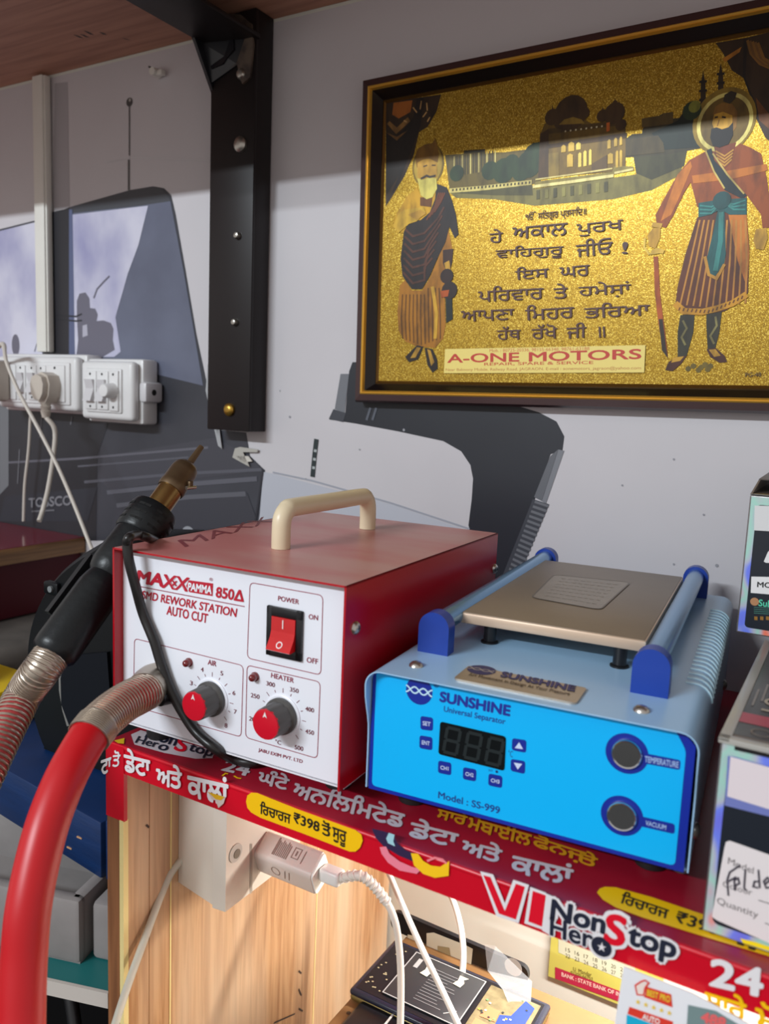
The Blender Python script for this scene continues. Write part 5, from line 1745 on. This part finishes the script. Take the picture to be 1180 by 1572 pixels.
for cx, cy_ in ((.045, .052), (.074, .056)):
    m.add([BTP.at(x0 + cx + a, y0 + cy_ + b, .0006) for a, b in ((-.004, -.006), (.003, -.007), (.004, -.001), (.002, .002), (.005, .006), (-.003, .006), (-.002, 0))], [[0, 1, 2, 3, 6], [3, 4, 5, 6]], ink(222, 214, 186))
m.build('battery', ph)
m = MB()
m.box((x0 + .097, y0 + .008, TZ), (x1 - .006, y1 - .008, TZ + .0010), mat('board_olive', rgb(128, 116, 84), .4, noise=.6, nscale=160))
BRP = Plane((0, 0, TZ + .0011), (1, 0, 0), (0, 1, 0), (0, 0, 1))
def bpoly(pts, c, k=.0003): m.poly([BRP.at(x0 + a, y0 + b, k) for a, b in pts], c)
bpoly([(.118, .014), (.136, .012), (.137, .062), (.128, .066), (.124, .044), (.116, .040)], ink(36, 62, 140))
bpoly([(.101, .012), (.114, .012), (.114, .026), (.101, .027)], ink(204, 122, 84))
bpoly([(.103, .030), (.116, .031), (.115, .044), (.104, .044)], ink(198, 116, 78))
for _ in range(26):
    a, b = .098 + random.random() * .038, .011 + random.random() * .054
    bpoly([(a, b), (a + .0018, b), (a + .0018, b + .0016), (a, b + .0016)], random.choice([ink(190, 190, 180), ink(214, 176, 60), ink(40, 44, 44), ink(96, 150, 90)]), .0006)
m.build('circuit_board', ph)

pc_ = thing('phone_back_cover', (.15, -.165, -.2420), 'black phone back cover with white label leaning behind the opened phone', 'phone cover')
cvo = onY(612, 1404, -.165)
CVP = Plane((0, -.165, 0), (1, 0, 0), (0, 0, 1), (0, -1, 0))
m = MB()
cu = [CVP.uv(p) for p in ((600, 1396), (812, 1476), (818, 1560), (606, 1520))]
cu = [(cu[0][0], cu[0][1]), (cu[1][0], cu[0][1] - .003), (cu[1][0], -.2415), (cu[0][0], -.2415)]
m.prism([CVP.at(p[0], p[1], 0) for p in rounded([Vector(c) for c in cu], .012)], V3(0, .0045, 0), PHB, True)
m.build('cover_shell', pc_)
for pts in ([(655, 1432), (666, 1431), (714, 1450), (726, 1456), (722, 1494), (655, 1470)], [(626, 1434), (640, 1437), (640, 1456), (625, 1452)]):
    m = MB()
    m.dec(CVP, pts, ink(222, 216, 190), .0006)
    if pts[0][0] == 655:
        m.dec(CVP, [(672, 1451), (690, 1454), (694, 1478), (672, 1472)], ink(170, 152, 112), .0009)
    m.build('label', pc_)
m = MB()
m.disc(CVP, (788, 1484), .008, ink(206, 206, 200), .0006, 20)
m.build('camera_ring', pc_)
fm = mat('clear_film', rgb(220, 224, 226), .12, alpha=.16, spec=.8)
m = MB()
fp = [atD(744, 1450, .70), atD(760, 1452, .69), atD(816, 1506, .67), atD(812, 1580, .65), atD(800, 1590, .645), atD(772, 1520, .665), atD(748, 1490, .685)]
m.prism(fp, V3(.0004, -.0004, .0002), fm)
tag(m.build('plastic_film'), 'crumpled clear plastic film strip in front of the phone cover', 'film')
m = MB()
cp = atD(590, 1572, .64)
m.box(cp + V3(-.03, -.03, -.02), cp + V3(.05, .02, .0), PHB, bevel=.004, seg=3)
m.box(cp + V3(.0, -.004, .0), cp + V3(.0016, .012, .0006), ink(220, 220, 216))
m.box(cp + V3(.024, .002, .0), cp + V3(.036, .012, .0012), ink(60, 160, 200))
tag(m.build('black_phone'), 'black phone with blue tab at the bottom of the photo, before the opened phone', 'phone')
# wall calendar behind
m = MB()
CLP = Plane((0, -.004, 0), (1, 0, 0), (0, 0, 1), (0, -1, 0))
a, b, c, d = [CLP.uv(p) for p in ((850, 1380), (975, 1425), (975, 1545), (850, 1502))]
m.prism([CLP.at(a[0], a[1]), CLP.at(b[0] + .03, a[1]), CLP.at(b[0] + .03, d[1]), CLP.at(a[0], d[1])], V3(0, .003, 0), ink(196, 188, 92))
m.dec(CLP, [(857, 1440), (975, 1478), (975, 1512), (857, 1462)], ink(196, 196, 170), .0003)
for j, y in enumerate((1452, 1461)):
    for k in range(7):
        x = 868 + k * 14
        m.text(CLP, str(15 + k + j * 7), (x, y + 8 + k * 5), (x + 7, y + 10.5 + k * 5), (x, y + 2 + k * 5), ink(96, 90, 70), .0005)
m.dec(CLP, [(852, 1484), (975, 1530), (975, 1546), (852, 1502)], ink(176, 40, 70), .0004)
m.text(CLP, 'BANK : STATE BANK OF INDIA', (862, 1498), (966, 1534.5), (862, 1492), ink(236, 200, 190), .0006, bold=.02)
m.text(CLP, 'U. Mandar', (880, 1490), (908, 1499), (880, 1484), ink(90, 70, 30), .0006)
m.text(CLP, '01200-66752', (876, 1494.5), (910, 1505.5), (876, 1489.5), ink(90, 70, 30), .0006)
tag(m.build('wall_calendar'), 'yellow wall calendar with maroon bottom strip under the shelf', 'calendar')
# white promo sheet hanging from the band
m = MB()
SP = Plane((0, YS - .004, 0), (1, 0, 0), (0, 0, 1), (0, -1, 0))
m.prism([SP.px(p) for p in ((957, 1484), (1060, 1524), (1098, 1544), (1160, 1578), (1230, 1640), (1180, 1720), (920, 1720))], V3(0, .0006, 0), ink(238, 238, 242, .3))
SR = ink(226, 60, 44); SY = ink(244, 206, 60)
m.dec(SP, [(992, 1514), (1030, 1526), (1032, 1546), (988, 1530)], SR, .0003)
m.dec(SP, [(975, 1512), (984, 1506), (992, 1508), (990, 1528), (978, 1526)], ink(244, 226, 216), .0003)
m.line(SP, [(975, 1512), (984, 1506), (990, 1504), (996, 1508), (990, 1516), (988, 1527), (978, 1526)], .0007, SR, .0005, True)
m.text(SP, 'BEST PRO', (993, 1527), (1028, 1538), (994, 1518), SY, .0005, bold=.03)
for k in range(5):
    x, y = 979 + k * 12, 1536 + k * 4.2
    m.text(SP, '★', (x - 4, y + 4), (x + 4, y + 6), (x - 3.6, y - 4), SY, .0005)
m.dec(SP, [(966, 1545), (1033, 1568), (1031, 1582), (963, 1556)], SR, .0003)
m.text(SP, 'AUTO', (986, 1563), (1012, 1572), (987, 1555), ink(250, 240, 236), .0005, bold=.03)
m.dec(SP, [(962, 1557), (1031, 1583), (1030, 1640), (958, 1640)], ink(20, 176, 214), .0003)
m.dec(SP, [(1056, 1542), (1098, 1551), (1150, 1582), (1150, 1640), (1050, 1640)], ink(120, 142, 142), .0003)
m.text(SP, '488', (1076, 1567), (1112, 1578), (1078, 1552), ink(232, 104, 104), .0005, bold=.05)
tag(m.build('promo_sheet'), 'white promotional sheet hanging from the red shelf edge at lower right', 'poster')

# ------------------------------------------------------------------ boxes at the right
HOLO = holo_material()
BXK = mat('box_black', rgb(28, 34, 44), .3)
CLR = mat('box_side_clear', rgb(112, 106, 104), .2, noise=.5, nscale=12, col2=rgb(80, 72, 68))


def gift_box(name, x0, x1, y0, y1, z0, z1, label):
    t = thing(name, ((x0 + x1) / 2, (y0 + y1) / 2, z0), label, 'box', 'glossy phone part boxes')
    m = MB()
    m.box((x0, y0, z0), (x1, y1, z1), CLR, bevel=.001)
    m.add([V3(x0 + .001, y0 - .0002, z0 + .001), V3(x1 - .001, y0 - .0002, z0 + .001), V3(x1 - .001, y0 - .0002, z1 - .001), V3(x0 + .001, y0 - .0002, z1 - .001)], [[0, 1, 2, 3]], HOLO)
    return t, m


t, m = gift_box('screen_box', .3362, .43, -.385, -.19, .0005, .0985, 'glossy box with handwritten white label standing nearest on the shelf, right of the separator')
GP = Plane((0, -.3853, 0), (1, 0, 0), (0, 0, 1), (0, -1, 0))
e = [GP.uv(p) for p in ((1106, 1150), (1082, 1402))]
xk = .3405
m.poly([GP.at(p.x, p.y, .0001) for p in rounded([Vector((xk, .0062)), Vector((.426, .0062)), Vector((.426, .090)), Vector((xk, .090))], .004)], BXK)
DKL = ink(66, 66, 70)
m.dec(GP, [(1117, 1160), (1130, 1162), (1200, 1182), (1200, 1258), (1112, 1236)], ink(112, 122, 186), .0003)
m.dec(GP, [(1121, 1161), (1200, 1183), (1200, 1248), (1116, 1222)], ink(226, 214, 218), .0004)
m.dec(GP, [(1112, 1300), (1114, 1292), (1120, 1290), (1210, 1322), (1210, 1460), (1100, 1412), (1093, 1407), (1094, 1398)], ink(230, 222, 222), .0004)
LB = ink(120, 112, 112)
m.text(GP, 'Model', (1117, 1325), (1156, 1341), (1118, 1315), LB, .0006)
m.text(GP, 'Colour', (1109, 1360), (1154, 1374), (1110, 1351), LB, .0006)
m.text(GP, 'Quantity', (1100, 1389), (1163, 1412), (1101, 1376), LB, .0006)
m.line(GP, [(1164, 1381), (1200, 1392)], .0005, LB, .0006); m.line(GP, [(1174, 1416), (1200, 1426)], .0005, LB, .0006)
HW = ink(58, 52, 66)
for pts in ([(1118, 1374), (1116, 1350), (1120, 1338), (1136, 1327)], [(1118, 1352), (1130, 1345)], [(1128, 1366), (1127, 1350), (1133, 1347), (1135, 1355), (1129, 1358)], [(1144, 1334), (1142, 1362), (1146, 1366)],
            [(1164, 1334), (1166, 1362)], [(1165, 1352), (1158, 1352), (1156, 1360), (1164, 1362)], [(1174, 1356), (1182, 1350), (1178, 1346), (1172, 1352), (1176, 1362), (1186, 1360)]):
    m.line(GP, pts, .0008, HW, .0008)
m.dec(GP, [(1136, 1440), (1160, 1446), (1190, 1456), (1190, 1462), (1150, 1450), (1140, 1447)], ink(252, 226, 30, .3), .0003)
TPB = Plane((0, 0, .0986), (1, 0, 0), (0, 1, 0), (0, 0, 1))
m.add([V3(.3395, -.376, .0987), V3(.428, -.376, .0987), V3(.428, -.194, .0987), V3(.3395, -.194, .0987)], [[0, 1, 2, 3]], mat('box_top_grey', rgb(84, 80, 80), .22, noise=.4, nscale=18))
m.add([V3(.3395, -.358, .0989), V3(.428, -.358, .0989), V3(.428, -.343, .0989), V3(.3395, -.343, .0989)], [[0, 1, 2, 3]], ink(176, 72, 86, .3))
m.disc(TPB, V3(.352, -.368, .0989), .005, ink(130, 118, 108), .0002, 24, rin=.0042)
UB, VB = V3(0, 1, 0), V3(-1, 0, 0)
TP2 = Plane((0, 0, .0988), UB, VB, (0, 0, 1))
m.text(TP2, '10', V3(.360, -.335, .0989), V3(.360, -.312, .0989), V3(.348, -.335, .0989), ink(176, 164, 146), .0002)
for k in range(3):
    m.uvline(TPB, [(.3435 + k * .0035, -.33 + k * .01), (.3435 + k * .0035, -.30 + k * .012)], .0012, ink(140, 134, 130), .0004)
m.build('carton', t)
m = MB()
EDG = mat('clear_edge', rgb(196, 192, 184), .2, alpha=.7)
m.box((.3352, -.3862, .0975), (.3405, -.19, .0995), EDG, bevel=.0005)
m.box((.3352, -.3862, .0965), (.43, -.381, .0995), EDG, bevel=.0005)
m.add([V3(.3425, -.3855, .0945), V3(.43, -.3855, .0945), V3(.43, -.3855, .0972), V3(.3425, -.3855, .0972)], [[0, 1, 2, 3]], ink(16, 16, 18))
m.build('clear_lid', t)
t, m = gift_box('screen_box', .340, .434, -.182, -.006, .0005, .0985, 'glossy box behind the nearest one, under the upper box')
m.build('carton', t)
t, m = gift_box('screen_box', .3165, .41, -.184, -.02, .1000, .1955, 'upper glossy black box with white name strip at the right edge')
GU = Plane((0, -.1843, 0), (1, 0, 0), (0, 0, 1), (0, -1, 0))
m.poly([GU.at(p.x, p.y, .0001) for p in rounded([Vector((.3215, .1045)), Vector((.406, .1045)), Vector((.406, .1895)), Vector((.3215, .1895))], .003)], BXK)
m.dec(GU, [(1153, 885), (1200, 886), (1200, 914), (1152, 910)], ink(232, 230, 230), .0003)
m.text(GU, 'MOSI', (1162, 901), (1194, 903), (1162.5, 893), ink(40, 38, 40), .0005, bold=.02)
m.text(GU, 'Sub', (1164, 930), (1184, 932), (1165, 920), ink(90, 206, 170), .0005, bold=.02)
m.disc(GU, (1158, 923.5), .0028, ink(180, 130, 90), .0004, 14)
for k in range(4):
    m.line(GU, [(1157, 932 + k * 3), (1190, 934 + k * 3)], .0004, ink(70, 130, 116), .0004)
for x in (1160, 1169, 1178):
    m.dec(GU, [(x - 2.5, 946), (x + 2.5, 946.5), (x + 2.5, 952), (x - 2.5, 951.5)], ink(150, 106, 40), .0004)
m.dec(GU, [(1158, 776), (1190, 777), (1190, 816), (1157, 814)], ink(214, 214, 214), .0003)
m.dec(GU, [(1172, 862), (1178, 848), (1190, 832), (1190, 864), (1176, 864)], ink(226, 226, 226), .0004)
m.build('carton', t)
m = MB()
m.box((.3165, -.184, .1957), (.41, -.02, .1965), mat('box_top_dark', rgb(70, 62, 58), .35), bevel=.0003)
m.prism([V3(.3165, -.184, .196), V3(.3165, -.02, .196), V3(.3185, -.03, .2055), V3(.3185, -.16, .2045)], V3(.0012, 0, 0), mat('grey_card', rgb(122, 112, 106), .5))
m.prism([V3(.3185, -.16, .2045), V3(.41, -.16, .2045), V3(.41, -.02, .2065), V3(.3185, -.03, .2065)], V3(0, 0, .0006), mat('box_top_dark', rgb(70, 62, 58), .35))
m.build('lid_flap', t)

# ------------------------------------------------------------------ clutter left of the shelf unit
# teal shelf, foam box, blue carton, black case; last three coloured dark for blocked light
tz = -.205
MT = Matrix.Translation((-.0693, -.397, 0)) @ Matrix.Rotation(math.radians(17.6), 4, 'Z')
m = MB()
m.box((-.62, .0025, tz - .006), (0, .36, tz), mat('teal_sheet', rgb(34, 112, 112), .4, noise=.3, nscale=14), MT)
ts = m.build('low_shelf')
tag(ts, 'low teal shelf with white front edge beside the oak panel', 'shelf')
m = MB(); m.box((-.62, 0, tz - .012), (0, .0028, tz + .0005), ink(196, 188, 180), MT); m.build('edge_strip', ts)
m = MB(); m.box((-.62, .02, -.85), (-.60, .25, tz - .004), DARKW, MT); m.build('leg_panel', ts)
m = MB(); m.box((-.62, .10, -.85), (0, .11, tz - .006), mat('painted_shade', rgb(12, 11, 12), .8, spec=.1), MT); m.build('shade_backing', ts)  # added sheet: the darkness under the shelf put in as near-black
FOAM = mat('shaded_foam', rgb(150, 144, 142), .8, noise=.5, nscale=14, col2=rgb(116, 112, 110), bump=.2, bscale=80)  # white foam, its shade put into the grey
ang = math.radians(24)
c0 = V3(-.112, -.388, tz)
MF = Matrix.Translation(c0) @ Matrix.Rotation(math.radians(17), 4, 'Z')
m = MB()
fz = -.150 - tz
m.box((-.28, 0, 0), (.0, .012, fz), FOAM, MF, .004)
m.box((-.28, .10, 0), (.0, .112, fz), FOAM, MF, .004)
m.box((-.012, .001, 0), (.0, .111, fz), FOAM, MF, .004)
m.box((-.28, .001, 0), (-.268, .111, fz), FOAM, MF, .004)
m.box((-.279, .002, 0), (-.001, .11, .01), FOAM, MF)
m.box((.004, .01, 0), (.03, .09, fz - .006), FOAM, MF, .004)
tag(m.build('foam_box'), 'grey white foam box under the blue carton at lower left', 'box')
BLU = mat('blue_carton', rgb(6, 44, 92), .5, noise=.5, nscale=24, col2=rgb(5, 34, 74), stretch=(1, 1, 6), bump=.15, bscale=50)
MC = Matrix.Translation((-.1224, -.358, 0)) @ Matrix.Rotation(math.radians(-6), 4, 'Z')
m = MB()
m.box((-.34, 0, -.1500), (0, .20, -.1010), BLU, MC, .0015)
m.box((.0035, .002, -.1500), (.030, .19, -.098), BLU, MC, .0015)
for pz, sx in ((-.112, 0), (-.125, .02), (-.14, .005)):
    p = MC @ V3(-.052 + sx, -.0012, pz)
    m.box(p, p + V3(.006, .001, .0012), ink(196, 150, 110))
tag(m.build('blue_carton'), 'dark blue carton lying on the foam box at lower left', 'box')
# black case on the carton
bc = thing('black_case', (-.20, -.26, -.101), 'black rounded plastic case standing behind the hot air handpiece', 'case')
CSM = mat('case_black', rgb(13, 16, 19), .4, spec=.25, noise=.3, nscale=40, col2=rgb(9, 11, 13))
CPL = Plane((0, -.30, 0), (1, 0, 0), (0, 0, 1), (0, -1, 0))
pt = [CPL.uv(p) for p in ((150, 838), (118, 858), (88, 884), (62, 920), (46, 962), (40, 1010), (42, 1060), (52, 1110), (66, 1150))]
zbt = -.1005
pt = [(x, max(z, zbt)) for x, z in pt]
top = pt[0][1] + .004
pts = pt + [(pt[-1][0] + .01, zbt), (-.135, zbt), (-.125, -.05), (-.122, .02), (-.13, top - .02), (-.15, top)]
sm = smooth_curve([V3(a, -.30, b) for a, b in pts], 4)
sm = [V3(p.x, p.y, max(p.z, zbt)) for p in sm]
m = MB()
cen = sum(sm, V3(0, 0, 0)) / len(sm)
rings = []
for dy, sc in ((0.0, .97), (.004, 1.02), (.014, 1.05), (.085, 1.05), (.095, 1.0)):
    rings.append([V3(cen.x + (p.x - cen.x) * sc, p.y + dy, max(zbt, cen.z + (p.z - cen.z) * sc)) for p in sm])
n = len(sm)
allv = [v for r_ in rings for v in r_]
m.add(allv, [[j * n + i, j * n + (i + 1) % n, (j + 1) * n + (i + 1) % n, (j + 1) * n + i] for j in range(len(rings) - 1) for i in range(n)], CSM, True)
m.poly(rings[0], CSM)
m.build('case_body', bc)
m = MB()
CP2 = Plane((0, -.3004, 0), (1, 0, 0), (0, 0, 1), (0, -1, 0))
m.prism([CP2.px(p) for p in ((104, 1006), (168, 1000), (176, 1110), (110, 1112), (98, 1080), (97, 1040))], V3(0, -.003, 0), mat('case_panel', rgb(12, 16, 24), .5, spec=.2))
m.line(CP2, [(93, 1020), (94, 1060), (99, 1090), (106, 1114)], .004, ink(120, 118, 114), .001)
m.build('inner_panel', bc)
m = MB()
p = CP2.px((80, 902))
m.box(p + V3(-.008, -.004, -.006), p + V3(.012, .004, .006), CSM, bevel=.002)
m.cyl(p + V3(.004, -.006, 0), p + V3(.004, 0, 0), .003, ink(120, 124, 126), n=12)
m.build('latch', bc)
# dusty things far left
m = MB()
DUST = mat('dusty_cloth', rgb(104, 98, 92), .85, noise=.7, nscale=16, col2=rgb(70, 66, 62), bump=.4, bscale=24)
m.box((-.78, -.30, -.2045), (-.47, -.03, -.063), DUST, bevel=.02, seg=3)
tag(m.build('dusty_sack'), 'dusty grey sack heaped under the maroon counter', 'sack')
m = MB()
m.box((-.45, -.30, -.1005), (-.347, -.24, -.060), ink(222, 186, 20, .4), Matrix.Translation((0, 0, 0)), .002)
tag(m.build('yellow_carton'), 'yellow carton at the left edge behind the handpiece hose', 'box')
m = MB()
for k in range(7):
    p = V3(-.50 + k * .016, -.29 - .004 * (k % 3), -.048 + .006 * (k % 2))
    m.tube([p + V3(-.03, 0, -.02), p + V3(0, -.01, .018), p + V3(.03, -.005, -.012), p + V3(.045, 0, -.03)], .005, BK, 8, 5)
tag(m.build('cable_tangle'), 'tangle of black leads on the dusty sack at the left edge', 'cable')
m = MB()
p = atD(75, 1600, .60)
m.tube([atD(60, 1395, .70), atD(74, 1435, .69), atD(92, 1480, .68), atD(108, 1530, .67), atD(118, 1600, .66)], .0055, BK, 12, 8)
tag(m.build('black_lead'), 'black lead hanging over the teal shelf edge at lower left', 'cable')
